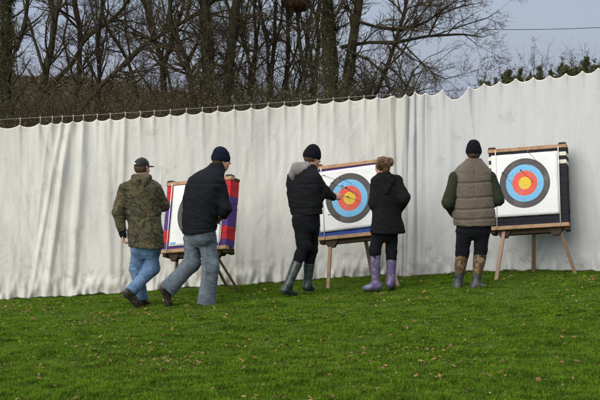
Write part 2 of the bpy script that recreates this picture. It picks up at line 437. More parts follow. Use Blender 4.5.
def sdf_mesh(prims, h=.008, disp=None, subs=None, relax=1):
    lo = np.min([p.lo for p in prims],0)-.03; hi = np.max([p.hi for p in prims],0)+.03
    n = np.ceil((hi-lo)/h).astype(int)+1
    D = np.full(n, .2, np.float32)
    ax = [lo[i]+np.arange(n[i])*h for i in range(3)]
    def region(p):
        i0 = np.clip(np.floor((p.lo-lo)/h).astype(int),0,n-1); i1 = np.clip(np.ceil((p.hi-lo)/h).astype(int)+1,1,n)
        sl = tuple(slice(i0[i],i1[i]) for i in range(3))
        G = np.stack(np.meshgrid(*[ax[i][sl[i]] for i in range(3)], indexing='ij'),-1)
        return sl, G
    for p in prims:
        sl, G = region(p); d = p.d(G).astype(np.float32); o = D[sl]; k = p.k
        hh = np.clip(.5+.5*(o-d)/k, 0, 1)
        D[sl] = o*(1-hh)+d*hh - k*hh*(1-hh)
    for p in (subs or []):
        sl, G = region(p); D[sl] = np.maximum(D[sl], -p.d(G))
    if disp is not None:
        m = np.argwhere(np.abs(D) < .04)
        P = lo + m*h
        D[m[:,0],m[:,1],m[:,2]] += disp(P).astype(np.float32)
    V, F = surface_nets(D, lo, h)
    for _ in range(relax):                      # one gentle smoothing pass
        e = np.concatenate([F[:,[0,1]],F[:,[1,2]],F[:,[2,3]],F[:,[3,0]]])
        s = np.zeros_like(V); c = np.zeros(len(V))
        for i in range(3): s[:,i] = np.bincount(e[:,0], V[e[:,1],i], len(V)) + np.bincount(e[:,1], V[e[:,0],i], len(V))
        c = np.bincount(e[:,0],minlength=len(V))+np.bincount(e[:,1],minlength=len(V))
        V = V*.5 + .5*s/np.maximum(c,1)[:,None]
    return V, F
def folds(amp, s=(5,5,13), off=0.0, sh=(0,0,0)):
    def f(P):
        Q = P.astype(np.float32).copy()
        Q[:,2] += sh[0]*P[:,0]+sh[1]*P[:,1]
        w = vnoise(P.astype(np.float32), (4,4,4), off+9)
        Q[:,2] += .10*w; Q[:,0] += .05*w
        a = np.abs(vnoise(Q, s, off)*2-1); b = np.abs(vnoise(Q, tuple(x*2.1 for x in s), off+3)*2-1)
        return 1.5*amp*((a-.4) + .5*(b-.4))
    return f

# ------------------------------------------------------------------ people
def nrm_(v): return v/np.maximum(np.linalg.norm(v,axis=1),1e-9)[:,None]
def unit(v): v = np.array(v, float); return v/np.linalg.norm(v)
def hand(pr, w, d, n, side, curl=.5):
    """five separate fingers; n = way the palm faces, side = towards the thumb"""
    d = unit(d); side = unit(np.array(side)-np.dot(side,d)*d); n = unit(n-np.dot(n,d)*d-np.dot(n,side)*side)
    pr.append(Cone(w-d*.03, w+d*.015, .026, .028, .012, n, .75))
    pr.append(Cone(w+d*.02, w+d*.078, .036, .041, .012, n, .42))
    L = [.072,.080,.074,.058]
    for i in range(4):
        o = w + d*(.088-.006*abs(i-1.2)) + side*(.031-.0205*i)
        a = curl*.5*(1+.12*i); p = o; ll = L[i]
        for s, (fr, r0, r1) in enumerate([(.45,.0096,.0088),(.30,.0088,.0080),(.25,.0080,.0068)]):
            dd = unit(d*math.cos(a)+n*math.sin(a)+side*(.06-.04*i)); q = p+dd*ll*fr
            pr.append(Cone(p, q, r0, r1, .003)); p = q; a += curl*1.1
    o = w + d*.022 + side*.03; q = o + unit(d*.7+side*.65+n*.35)*.042; q2 = q + unit(d*.85+side*.15+n*.55)*.030
    pr.append(Cone(w+d*.012+side*.012, q, .015, .012, .01)); pr.append(Cone(q, q2, .0115, .0085, .003))
def head(pr, c, F, tilt=0.0, s=1.0):
    """c = centre of skull, F = way the face looks (horizontal), tilt = looking down"""
    F = unit([F[0],F[1],0]); U0 = np.array([0,0,1.]); S = np.cross(F, U0)
    f = unit(F*math.cos(tilt)-U0*math.sin(tilt)); U = unit(U0*math.cos(tilt)+F*math.sin(tilt))
    P = lambda a,b,e: c + S*a*s + f*b*s + U*e*s
    pr.append(Ell(P(0,-.012,.018), (.076*s,.096*s,.094*s), S, f, U, .02))
    pr.append(Ell(P(0,.028,-.045), (.060*s,.068*s,.078*s), S, f, U, .03))
    pr.append(Cone(P(0,.062,-.098), P(0,.058,-.09), .020*s, .022*s, .025))       # chin
    pr.append(Cone(P(0,.087,.010), P(0,.108,-.030), .009*s, .013*s, .012))       # nose
    pr.append(Cone(P(-.035,.076,.022), P(.035,.076,.022), .011*s, .011*s, .015)) # brow
    pr.append(Cone(P(-.018,.088,-.062), P(.018,.088,-.062), .007*s, .007*s, .006)) # lips
    pr.append(Cone(P(-.018,.086,-.073), P(.018,.086,-.073), .007*s, .007*s, .006))
    for e in (-1,1):
        pr.append(Cone(P(.050*e,.05,-.025), P(.046*e,.06,-.04), .016*s, .014*s, .02))  # cheeks
        pr.append(Cone(P(.078*e,-.008,.012), P(.074*e,.0,-.030), .017*s, .010*s, .006, unit(S), .45)) # ears
    return P
def make_person(P):
    """P: dict with traced joints (pixel x, pixel y, metres behind the figure's plane)"""
    Y0 = P['Y']; J = lambda t: at(t[0], t[1], Y0+(t[2] if len(t)>2 else 0))
    F = unit([math.sin(R(P['yaw'])), math.cos(R(P['yaw'])), 0]); S = np.array([F[1],-F[0],0])
    HF = unit([math.sin(R(P['hyaw'])), math.cos(R(P['hyaw'])), 0])
    gx = at(P['root'][0], P['root'][1], Y0); base = np.array([gx[0], Y0, float(ground_z(gx[0], Y0))])
    root = empty('person', tuple(base), P['label'], 'person')
    mpp = 1/ (FPX/Y0)
    def put(name, pr, mat, h=.008, disp=None, subs=None, parent=root, relax=1, label=None):
        V, Fc = sdf_mesh(pr, h, disp, subs, relax)
        o = mesh_obj(name, V-base, Fc, M[mat] if isinstance(mat,str) else mat, parent)
        if label: o['label'] = label
        return o
    sq_yaw = abs(math.cos(R(P['yaw'])))
    def rows(lst):
        out = []
        for (py, cx, hw, b, *dy) in lst:
            dd = dy[0] if dy else 0
            p = at(cx, py, Y0+dd); w = hw*mpp
            a = math.sqrt(max(w*w-(b*math.sin(R(P['yaw'])))**2, (w*.6)**2))/max(sq_yaw,.35)
            a = min(a, w*1.25)
            out.append((p[2], p[0], p[1], a, b))
        return out
    hc = J(P['head']); neck = J(P['neck']); g = P['g']; sc = P.get('hs', 1.0)
    # ---- body, one continuous skin
    b = []
    Pf = head(b, hc, HF, P.get('htilt',0), sc)
    chest = J(P['chest']); pelvis = J(P['pelvis'])
    b.append(Cone(hc-np.array([0,0,.06])-HF*.02, neck-np.array([0,0,.05]), .056*sc, .062*sc, .03))
    b.append(Cone(neck-np.array([0,0,.10]), chest, .085, .10, .05, F, .75)); b.append(Cone(chest, pelvis+np.array([0,0,.07]), .10, .085, .05, F, .8))
    for sd in ('l','r'):
        sh, el, wr = [J(x) for x in P[sd+'arm']]
        b.append(Cone(neck-np.array([0,0,.10]), sh, .06, .045, .04)); b.append(Cone(sh, el, .046, .036, .02)); b.append(Cone(el, wr, .036, .024, .015))
        hd = P.get(sd+'hand', None)
        dirv = hd[0] if hd else unit(wr-el); nrm = hd[1] if hd else F*(1) + np.array([0,0,-.3]); sdv = hd[2] if hd else np.array([0,0,1.0]); cu = hd[3] if hd else .6
        hand(b, wr, np.array(dirv,float), np.array(nrm,float), np.array(sdv,float), cu)
        hp, kn, an, toe = [J(x) for x in P[sd+'leg']]
        b.append(Cone(pelvis-np.array([0,0,-.05]), hp, .075, .06, .04)); b.append(Cone(hp, kn, .060, .044, .03)); b.append(Cone(kn, an, .045, .032, .02)); b.append(Cone(an, toe, .034, .026, .02))
    put('body', b, 'skin', .006, relax=0)
    for e in (-1,1): put('eye', [Ell(Pf(.031*e,.078,.002), (.012,.012,.012), k=.001)], 'eye', .004)
    # ---- trousers
    hr_ = list(P['hips']); l_ = hr_[-1]; hr_.append((l_[0]+4, l_[1], l_[2]*.86, l_[3]*.85)); hr_.append((l_[0]+8, l_[1], l_[2]*.5, l_[3]*.5))
    t = [Loft(rows(hr_), F, .06)]
    for sd in ('l','r'):
        hp, kn, an, toe = [J(x) for x in P[sd+'leg']]
        r = P['tr']
        t.append(Cone(hp, kn, r[0], r[1], .03)); end = kn+(an-kn)*P.get('tcut',.97)
        t.append(Cone(kn, end, r[1], r[2], .03, cut=True))
    jp = [J(P[q+'leg'][1]) for q in 'lr']+[J(P[q+'leg'][2]) for q in 'lr']+[J(P[q+'leg'][0]) for q in 'lr']
    put('trousers', t, P['tmat'], .007, jfolds(P.get('tf',.011), jp, .12, P['seed']))
    # ---- jacket
    j = [Loft(rows(P['coat']), F, .03, P.get('hem',0))]
    sl = []
    for sd in ('l','r'):
        sh, el, wr = [J(x) for x in P[sd+'arm']]; r = P['sr']
        sl.append(Cone(sh, el, r[0], r[1], .035)); sl.append(Cone(el, el+(wr-el)*.93, r[1], r[2], .02, cut=True))
    if P.get('sleeve_mat'):
        q = put('pullover', [Loft([(z,x,y,a*.86,bb*.86) for (z,x,y,a,bb) in rows(P['coat'])], F, .03)]+sl, P['sleeve_mat'], .007, jfolds(.010,[J(P[q_+'arm'][1]) for q_ in 'lr'],.13,P['seed']+4))
        zs = [J(x)[2] for x in P['quilt']]
        def dq(Pp):
            d = folds(.0042,(7,7,11),P['seed'],(.3,0,0))(Pp)
            d = d + .007*np.exp(-((Pp[:,0]-J((473,190))[0]-.004)/.009)**2)*(Pp[:,2]>zs[1])
            for z in zs: d = d + .011*np.exp(-((Pp[:,2]-z-.01*np.sin(Pp[:,0]*9))/.011)**2)
            return d
        put('vest', j, P['cmat'], .008, dq)
    else:
        jp = [J(P[q+'arm'][1]) for q in 'lr']+[J(P[q+'arm'][0])-np.array([0,0,.12]) for q in 'lr']+[J(P['pelvis'])+np.array([0,0,.12])]
        put('jacket', j+sl, P['cmat'], .007, jfolds(P.get('cf',.009), jp, .14, P['seed']+4, .45, seams=[J(x)[2] for x in P.get('seams',[])]))
    if P.get('hood'):
        hd = [Cone(J(a_), J(b_), ra, rb, .03, F, sq_) for (a_, b_, ra, rb, sq_) in P['hood']]
        put('hood', hd, P['hoodmat'], .007, folds(.008,(9,9,9),P['seed']+7))
    if P.get('collar'):
        a_, b_, ra, rb = P['collar']
        put('collar', [Cone(J(a_), J(b_), ra, rb, .02, cut=True)], P.get('collarmat', P['cmat']), .007, folds(.004,(12,12,12),2))
    # ---- footwear
    for sd in ('l','r'):
        hp, kn, an, toe = [J(x) for x in P[sd+'leg']]; fd = unit(toe-an); bt = []
        heel = J(P[sd+'foot'][0]); tip = J(P[sd+'foot'][1]); fdir = unit(tip-heel)
        up = unit(an-(heel+tip)/2 - np.dot(an-(heel+tip)/2, fdir)*fdir)
        sl_ = np.cross(fdir, up)
        Lf = np.linalg.norm(tip-heel)
        ball = heel + fdir*Lf*.68; hl = heel+fdir*.04
        bt.append(Cone(hl+up*.038, ball+up*.032, .040, .046, .02, up, .78)); bt.append(Cone(ball+up*.03, tip-fdir*.035+up*.028, .045, .036, .02, up, .72))
        bt.append(Cone(hl+up*.04, an, .042, .046 if P['boots'] else .042, .03))
        bt.append(Cone(an, heel+fdir*Lf*.5+up*.045, .040, .036, .03))
        if P['boots']:
            top = kn+(an-kn)*P['btop']; bt.append(Cone(an, top, .047, P['br'], .03, cut=True))
        o = put('boot' if P['boots'] else 'shoe', bt, P['smat'], .006, folds(.003,(14,14,14),P['seed']))
        so = [Cone(hl+up*.0, hl+fdir*.03, .036, .036, .006, up, .34), Cone(ball-fdir*.02, ball+fdir*.01, .046, .046, .02, up, .28), Cone(ball, tip-fdir*.035, .045, .036, .02, up, .28), Cone(hl+fdir*.02, ball, .026, .036, .02, up, .25)]
        put('sole', so, 'sole', .006, parent=o)
    # ---- headwear, hair
    f0 = HF; Sd = np.cross(f0, [0,0,1.]); ti = P.get('htilt',0)
    f = unit(f0*math.cos(ti)-np.array([0,0,1.])*math.sin(ti)); U = np.cross(Sd, f)
    if P['hat'] == 'beanie':
        c = Pf(0,-.012,.026); rr = np.array([.088,.108,.102])*sc
        lean = P.get('hatlean', 0); U2 = unit(U - f*lean)
        h_ = put('beanie', [Ell(c+U2*.014, rr*np.array([1,1,1.06]), Sd, f, U, .01, zmin=-.030), Ell(c+U2*.07-f*.01, (.052,.06,.055), Sd, f, U, .04)], P['hmat'], .005,
                 lambda Q: .002*np.sin(np.arctan2((Q-c)@f, (Q-c)@Sd)*44)+folds(.004,(9,9,9),2)(Q))
        put('cuff', [Ell(c-U*.004, rr*np.array([1.07,1.06,.95]), Sd, f, U, .005, zmin=-.036)], P['hmat'], .005,
            lambda Q: .0025*np.sin(np.arctan2((Q-c)@f, (Q-c)@Sd)*44), subs=[Ell(c+U*(.10+.028), (.3,.3,.10), Sd, f, U)], parent=h_)
        put('hair', [Ell(Pf(0,-.02,.0), np.array([.081,.095,.085])*sc, Sd, f, U, .01)], 'dark_hair', .006, folds(.003,(30,30,8),3), subs=[Ell(Pf(0,.11,-.03), (.3,.11,.3), Sd, f, U), Ell(Pf(0,-.02,-.16),(.3,.3,.09), Sd, f, U)])
    elif P['hat'] == 'cap':
        c = Pf(0,-.012,.030); rr = np.array([.083,.103,.088])*sc
        h_ = put('cap', [Ell(c, rr*np.array([1,1,1.03]), Sd, f, U, .01, zmin=-.024)], 'cap', .005, folds(.003,(10,10,10),1))
        bc = Pf(0,.115,.016)
        put('brim', [Ell(bc, (.070,.068,.010), Sd, unit(f-U*.25), U, .01)], 'cap', .005, parent=h_)
        put('button', [Ell(c+U*.092, (.008,.008,.006), Sd, f, U, .01)], 'cap', .004, parent=h_)
        put('badge', [Ell(c-f*.098-Sd*.02+U*.012, (.026,.008,.011), Sd, f, U, .01)], 'white_print', .004, folds(.004,(60,60,60),1), parent=h_)
        put('hair', [Ell(Pf(0,-.020,.0), np.array([.082,.094,.090])*sc, Sd, f, U, .01)], 'dark_hair', .006, folds(.003,(30,30,8),3), subs=[Ell(Pf(0,.12,-.03), (.3,.11,.3), Sd, f, U), Ell(Pf(0,-.02,-.155),(.3,.3,.09), Sd, f, U)])
    else:
        hr = [Ell(Pf(0,-.018,.018), np.array([.088,.105,.106])*sc, Sd, f, U, .02), Cone(Pf(0,-.07,-.05), Pf(0,-.04,-.10), .045, .03, .03)]
        h_ = put('hair', hr, 'hair', .005, lambda Q: folds(.005,(12,12,22),3,(1.2,.8,0))(Q), subs=[Ell(Pf(0,.115,-.035), (.074,.085,.085), Sd, f, U)])
        bc = J(P['bun']); rg = np.random.default_rng(9); n = 900; d_ = nrm_(rg.standard_normal((n,3))); d_ = d_[(d_@f < .35) & (d_@U > -.75)]
        Pc = np.array(c_ := Pf(0,-.018,.012)) ; A = Pc + d_*np.array([.084,.098,.100])*sc*rg.uniform(.95,1.05,(len(d_),1)); tv = nrm_((bc-A) + .03*rg.standard_normal(A.shape)); tv = nrm_(tv - np.sum(tv*d_,1)[:,None]*d_*.9 + .04*rg.standard_normal(A.shape))
        m_ = MB(); 
        for q in range(len(A)): l_ = rg.uniform(.03,.07); m_.tube([A[q]-base, A[q]-base+tv[q]*l_*.5+d_[q]*.003, A[q]-base+tv[q]*l_], [.0016,.0018,.0008], 3, cap=False)
        for q in range(140):
            e_ = nrm_(rg.standard_normal((1,3)))[0]; a_ = bc+e_*.045; t3 = nrm_((np.cross(e_, rg.standard_normal(3))+.4*e_)[None])[0]*rg.uniform(.02,.05); m_.tube([a_-base, a_-base+t3*.5+e_*.006, a_-base+t3], [.0016,.0016,.0007], 3, cap=False)
        m_.build('loose_strands', M['hair'], h_)
        bn = []
        for i in range(7):
            a = i*.9; bn.append(Ell(bc+np.array([.032*math.cos(a),.02*math.sin(a*1.3),.034*math.sin(a)]), (.028,.03,.024), k=.012))
        put('hair_bun', bn, 'hair', .005, folds(.009,(22,22,22),5), parent=h_)
        put('hair_clip', [Cone(bc+np.array([-.045,-.03,.02]), bc+np.array([-.015,-.045,-.01]), .010, .008, .01)], 'dark_hair', .004, parent=h_)
    for fn in P.get('extra', []): fn(put, J, F, S, root)
    return root

def glove(put, J, F, S, root):
    w = J((122.5,232.5,-.03)); el = J((118.5,213,-.02)); d = unit(w-el)
    put('glove', [Cone(w-d*.06, w+d*.045, .047, .046, .01, F, .8, cut=True), Cone(w+d*.02, w+d*.07, .040, .040, .01, F, .6, cut=True)], 'black_cloth', .006, folds(.004,(12,12,12),3))
def parka_hood(put, J, F, S, root):
    put('hood', [Cone(J((135,178,-.09)), J((148,178,-.09)), .045,.045,.03), Cone(J((137,182,-.12)), J((141.5,192,-.14)), .040,.018,.03), Cone(J((146,182,-.12)), J((141.5,192,-.14)), .040,.018,.03)], 'camo', .007, folds(.008,(9,9,9),4))
people = [
 dict(Y=17.8, yaw=22, hyaw=38, root=(140,304), seed=1.0, g='m',
  label='man in camouflage jacket, black cap and blue jeans walking towards the red and purple target',
  head=(142.3,167.5,0), neck=(141.5,179,-.01), chest=(141,205), pelvis=(146,240), hs=.97, htilt=.05,
  coat=[(175.5,141.5,6.5,.075),(178,141.5,9,.09),(182,140.5,13.5,.11),(187,140,17,.125),(196,140.5,17.5,.14),(210,142.5,16.5,.14),(225,145,16.8,.145),(236,145.5,18,.15),(247,146,17.8,.155)], hem=-.04, seams=[(142,183.5),(143,216)],
  hips=[(236,146,14,.12),(243,146,14.5,.12),(250,146,13.5,.10)],
  larm=[(125.5,188,0),(118.5,213,-.02),(122.5,232.5,-.03)], rarm=[(154.5,188,0),(163.5,205,.06),(157,203,.34)],
  lhand=((.1,.1,-1),(1,.2,0),(0,1,0),.5),
  lleg=[(139,247,0),(136.5,269,.10),(142,299,.10),(146,305,.20)], rleg=[(152,247,0),(152.5,268,.06),(130.5,292,-.18),(137,304,-.1)],
  lfoot=[(141,305.5,.06),(147.5,304.5,.28)], rfoot=[(123,293.5,-.25),(141,309,-.14)],
  tr=(.096,.078,.066), tcut=.99, tmat='blue_denim', tf=.012, sr=(.080,.066,.052), cmat='camo', cf=.012, boots=False, smat='brown_shoe', hat='cap', extra=[glove, parka_hood]),
 dict(Y=17.45, yaw=58, hyaw=68, root=(200,309), seed=2.3, g='m',
  label='man in navy beanie, black jacket and grey jeans striding past the red and purple target',
  head=(221.5,160,0), neck=(217,172,0), chest=(204,195,.03), pelvis=(199,232,.03), htilt=.12, hatlean=.15,
  coat=[(163.5,217.5,6.5,.07),(168,215.5,9.5,.10),(172,211,14.5,.13),(178,206,19.5,.15),(186,203.5,21.5,.16),(200,201,21,.165),(214,200,19.5,.165),(224,199.5,18.5,.165),(232,199.5,18.2,.17)], hem=.16, seams=[(205,183),(200,228)],
  hips=[(222,200,16.5,.14),(232,200,17,.14),(239,199.5,16,.13)],
  rarm=[(218.5,184,-.14),(224.8,208.5,-.18),(224,215.5,.04)], larm=[(207,184,.22),(214,206,.30),(216,214,.45)],
  rhand=((-.75,.40,-.62),(-.3,.8,0),(.3,.3,.9),.5),
  lleg=[(193,238,.08),(192.5,262,.06),(167,290,.0),(165,300,.02)], rleg=[(207,238,-.02),(211,268,-.10),(206,304,-.08),(212,306,.02)],
  lfoot=[(160,287,-.06),(170,311.5,.03)], rfoot=[(201,308,-.10),(217,306.5,.04)],
  tr=(.104,.092,.100), tcut=1.0, tmat='grey_denim', tf=.012, sr=(.086,.068,.050), cmat='navy_jacket', cf=.010, boots=False, smat='brown_shoe', hat='beanie', hmat='navy_knit',
  collar=((214.5,177,0),(217.8,164.5,.0),.095,.082)),
 dict(Y=17.9, yaw=48, hyaw=60, root=(297,292), seed=3.7, g='m',
  label='man in black beanie and grey hooded jacket pulling an arrow from the middle target',
  head=(312.5,157.5,0), neck=(307.5,170,0), chest=(304,190), pelvis=(306,216), htilt=.22, hatlean=-.1,
  coat=[(164,308,7,.08),(169,304.5,12,.11),(175,303,15.8,.13),(185,303.5,16.5,.15),(197,305,16.3,.155),(206,306,15.8,.155),(214,307,14.8,.15)], hem=.05, seams=[(304,184),(305,208)],
  hips=[(205,306.5,12.5,.13),(216,306.5,12.8,.13),(227,307,12,.12)],
  rarm=[(313.5,178,-.12),(323.5,192,-.06),(334,197.3,.22)], larm=[(297,179,.18),(303,199,.26),(312,203,.42)],
  rhand=((.72,.62,.05),(-.3,.5,-.5),(-.1,.2,1),1.0),
  lleg=[(301,220,-.02),(304,246,-.04),(288.5,284,-.16),(290,288,-.1)], rleg=[(311,220,.08),(310.5,248,.12),(307.5,284,.10),(311,288,.2)],
  lfoot=[(281,293,-.22),(296,295.5,-.02)], rfoot=[(304,290.5,.05),(313,290,.26)],
  tr=(.098,.082,.050), tcut=.54, tmat='black_cloth', tf=.015, sr=(.080,.064,.048), cmat='black_jacket', cf=.011, boots=True, btop=.44, br=.068, smat='green_boot', hat='beanie', hmat='knit',
  hood=[((292.5,174.5,-.06),(296,168,-.08),.050,.060,.9),((296,168,-.08),(307,166,-.06),.062,.050,.9),((307,166,-.06),(316,167.5,.02),.045,.026,.9),((292,174,-.04),(293,179,-.06),.045,.02,.8),((298,171,-.10),(305,168,-.11),.045,.03,.8)], hoodmat='grey_fleece'),
 dict(Y=17.9, yaw=-24, hyaw=-40, root=(381,288), seed=5.1, g='f',
  label='woman with brown hair bun, black coat and purple boots standing at the middle target',
  head=(382,166,0), neck=(383.5,177,-.01), chest=(386,198), pelvis=(386,226), hs=.92, htilt=.1,
  coat=[(172,384,5.5,.07),(175.5,384.5,8.5,.085),(180,385.5,11.8,.10),(187,386.5,13.5,.115),(196,387,13.8,.12),(207,387,13.3,.12),(216,387.3,14.3,.13),(226,387.8,16.3,.145),(233,388,17.3,.15)], hem=-.02,
  hips=[(222,386,11.5,.10),(228,386,11.5,.10),(234,385.5,10,.09)],
  larm=[(377,182,.02),(374.5,203,-.02),(379,213,.16)], rarm=[(396.5,181,0),(404,198.5,-.06),(398,212,.12)],
  lleg=[(378.5,234,0),(375,250,-.02),(376,283,0),(370,287,.03)], rleg=[(391.5,234,.05),(391.5,252,.05),(391,281,.05),(391,285,.15)],
  lfoot=[(381.5,289.5,-.03),(362.5,290.5,.04)], rfoot=[(388,287.5,.0),(393,287,.24)],
  tr=(.080,.066,.055), tcut=.5, tmat='black_cloth', tf=.005, sr=(.074,.064,.048), cmat='coat', cf=.010, boots=True, btop=.16, br=.066, smat='purple_boot', hat='none', bun=(389,162,-.10),
  hood=[((379.5,179,-.07),(391,178,-.07),.05,.05,.8),((381,183,-.10),(386.5,193,-.13),.042,.02,.7),((391,182,-.10),(387,193,-.13),.042,.02,.7)], hoodmat='coat'),
 dict(Y=17.7, yaw=6, hyaw=6, root=(471,290), seed=6.4, g='m',
  label='man in black beanie and quilted brown vest standing before the rightmost target',
  head=(473.7,153,0), neck=(473.5,166,-.01), chest=(473.5,190), pelvis=(473.5,224), hatlean=0, htilt=.1,
  coat=[(159.5,474,7.8,.085),(162,473.8,10.5,.10),(166,473,14.5,.115),(171,472.5,18.2,.13),(180,472.8,19.2,.145),(193,473.2,20,.155),(207,473.5,21,.16),(217,474,21.6,.165),(225.5,474.5,20.2,.16)], hem=.01,
  hips=[(216,473.5,17,.13),(226,473.5,17,.13),(232,473,16,.12)],
  larm=[(455.5,178,0),(448.5,203,-.03),(455.5,216,.20)], rarm=[(490,178,0),(498,199,-.01),(492,205,.24)],
  lleg=[(464.5,231,0),(462.5,252,.02),(458,284,.03),(458,288,.15)], rleg=[(482,231,0),(480.5,252,.02),(476,284,-.03),(480,287,.05)],
  lfoot=[(457,290.5,-.04),(456,289,.20)], rfoot=[(471.5,290.5,-.09),(488.5,289.5,.02)],
  tr=(.098,.073,.071), tcut=.16, tmat='black_cloth', tf=.008, sr=(.080,.071,.050), sleeve_mat='olive_sleeve', cmat='vest', quilt=[(473,182),(473,197),(473,208.5),(473,218.5)], boots=True, btop=.10, br=.080, smat='boot_camo', hat='beanie', hmat='knit',
  collar=((473.8,165,0),(473.8,158.5,0),.105,.092)),
]

# ------------------------------------------------------------------ small mesh builder
class MB:
    def __init__(s): s.V = []; s.F = []; s.mi = []
    def add(s, V, F, m=0):
        n = len(s.V); s.V += [tuple(v) for v in V]; s.F += [tuple(i+n for i in f) for f in F]; s.mi += [m]*len(F)
    def box(s, c, h, m=0, bev=.006, X=(1,0,0), Y=(0,1,0), Z=(0,0,1), taper=1.0, tz=1.0):
        """bevelled box; taper scales x at the bottom"""
        c = np.array(c, float); X, Y, Z = [np.array(a, float) for a in (X,Y,Z)]
        V = []; b = min(bev, .45*min(h))
        for sz in (-1,1):
            for (ix,iy) in [(-1,-1),(1,-1),(1,1),(-1,1)]:
                tx = taper if sz < 0 else 1.0
                for k in range(3):
                    o = [h[0]*tx, h[1], h[2]]
                    for q in range(3):
                        if q != k: o[q] -= b
                    # vertex on face k
                    V.append(c + X*ix*o[0] + Y*iy*o[1] + Z*sz*o[2])
        idx = lambda sz,i,k: (0 if sz<0 else 12) + i*3 + k
        F = []
        F.append([idx(-1,i,2) for i in (3,2,1,0)]); F.append([idx(1,i,2) for i in (0,1,2,3)])
        F.append([idx(-1,1,0),idx(-1,2,0),idx(1,2,0),idx(1,1,0)]); F.append([idx(-1,3,0),idx(-1,0,0),idx(1,0,0),idx(1,3,0)])
        F.append([idx(-1,0,1),idx(-1,1,1),idx(1,1,1),idx(1,0,1)]); F.append([idx(-1,2,1),idx(-1,3,1),idx(1,3,1),idx(1,2,1)])
        for i in range(4):
            j = (i+1)%4; k = 1 if i%2==0 else 0
            F.append([idx(-1,i,2),idx(-1,j,2),idx(-1,j,k),idx(-1,i,k)]); F.append([idx(1,j,2),idx(1,i,2),idx(1,i,k),idx(1,j,k)])
            F.append([idx(-1,i,0),idx(-1,i,1),idx(1,i,1),idx(1,i,0)] if i in (0,2) else [idx(-1,i,1),idx(-1,i,0),idx(1,i,0),idx(1,i,1)])
            for sz in (-1,1): F.append([idx(sz,i,0),idx(sz,i,1),idx(sz,i,2)])
        s.add(V, F, m)
    def bar(s, a, b, w, t, m=0, up=(0,0,1), bev=.004):
        a = np.array(a,float); b = np.array(b,float); X = unit(b-a); Yv = np.cross(up, X)
        Yv = unit(Yv) if np.linalg.norm(Yv) > 1e-4 else np.array([0,1.,0]); Z = np.cross(X, Yv)
        s.box((a+b)/2, (np.linalg.norm(b-a)/2, w/2, t/2), m, bev, X, Yv, Z)
    def tube(s, pts, rad, n=6, m=0, cap=True):
        pts = [np.array(p,float) for p in pts]; V = []; F = []
        for i, p in enumerate(pts):
            d = unit(pts[min(i+1,len(pts)-1)]-pts[max(i-1,0)]); u = np.cross(d,(0,0,1.)) if abs(d[2])<.9 else np.cross(d,(1.,0,0)); u = unit(u); v = np.cross(d,u)
            r = rad[i] if hasattr(rad,'__len__') else rad
            for k in range(n): a = 2*math.pi*k/n; V.append(p+(u*math.cos(a)+v*math.sin(a))*r)
        for i in range(len(pts)-1):
            for k in range(n): F.append((i*n+k, i*n+(k+1)%n, (i+1)*n+(k+1)%n, (i+1)*n+k))
        if cap: F.append(tuple(range(n-1,-1,-1))); F.append(tuple((len(pts)-1)*n+k for k in range(n)))
        s.add(V, F, m)
    def build(s, name, mat, parent=None, smooth=False, label=None):
        mats = mat if isinstance(mat, list) else [mat]
        o = mesh_obj(name, s.V, s.F, None, parent, smooth, mats=mats, midx=s.mi)
        if label: o['label'] = label
        return o

for p_ in people: make_person(p_)

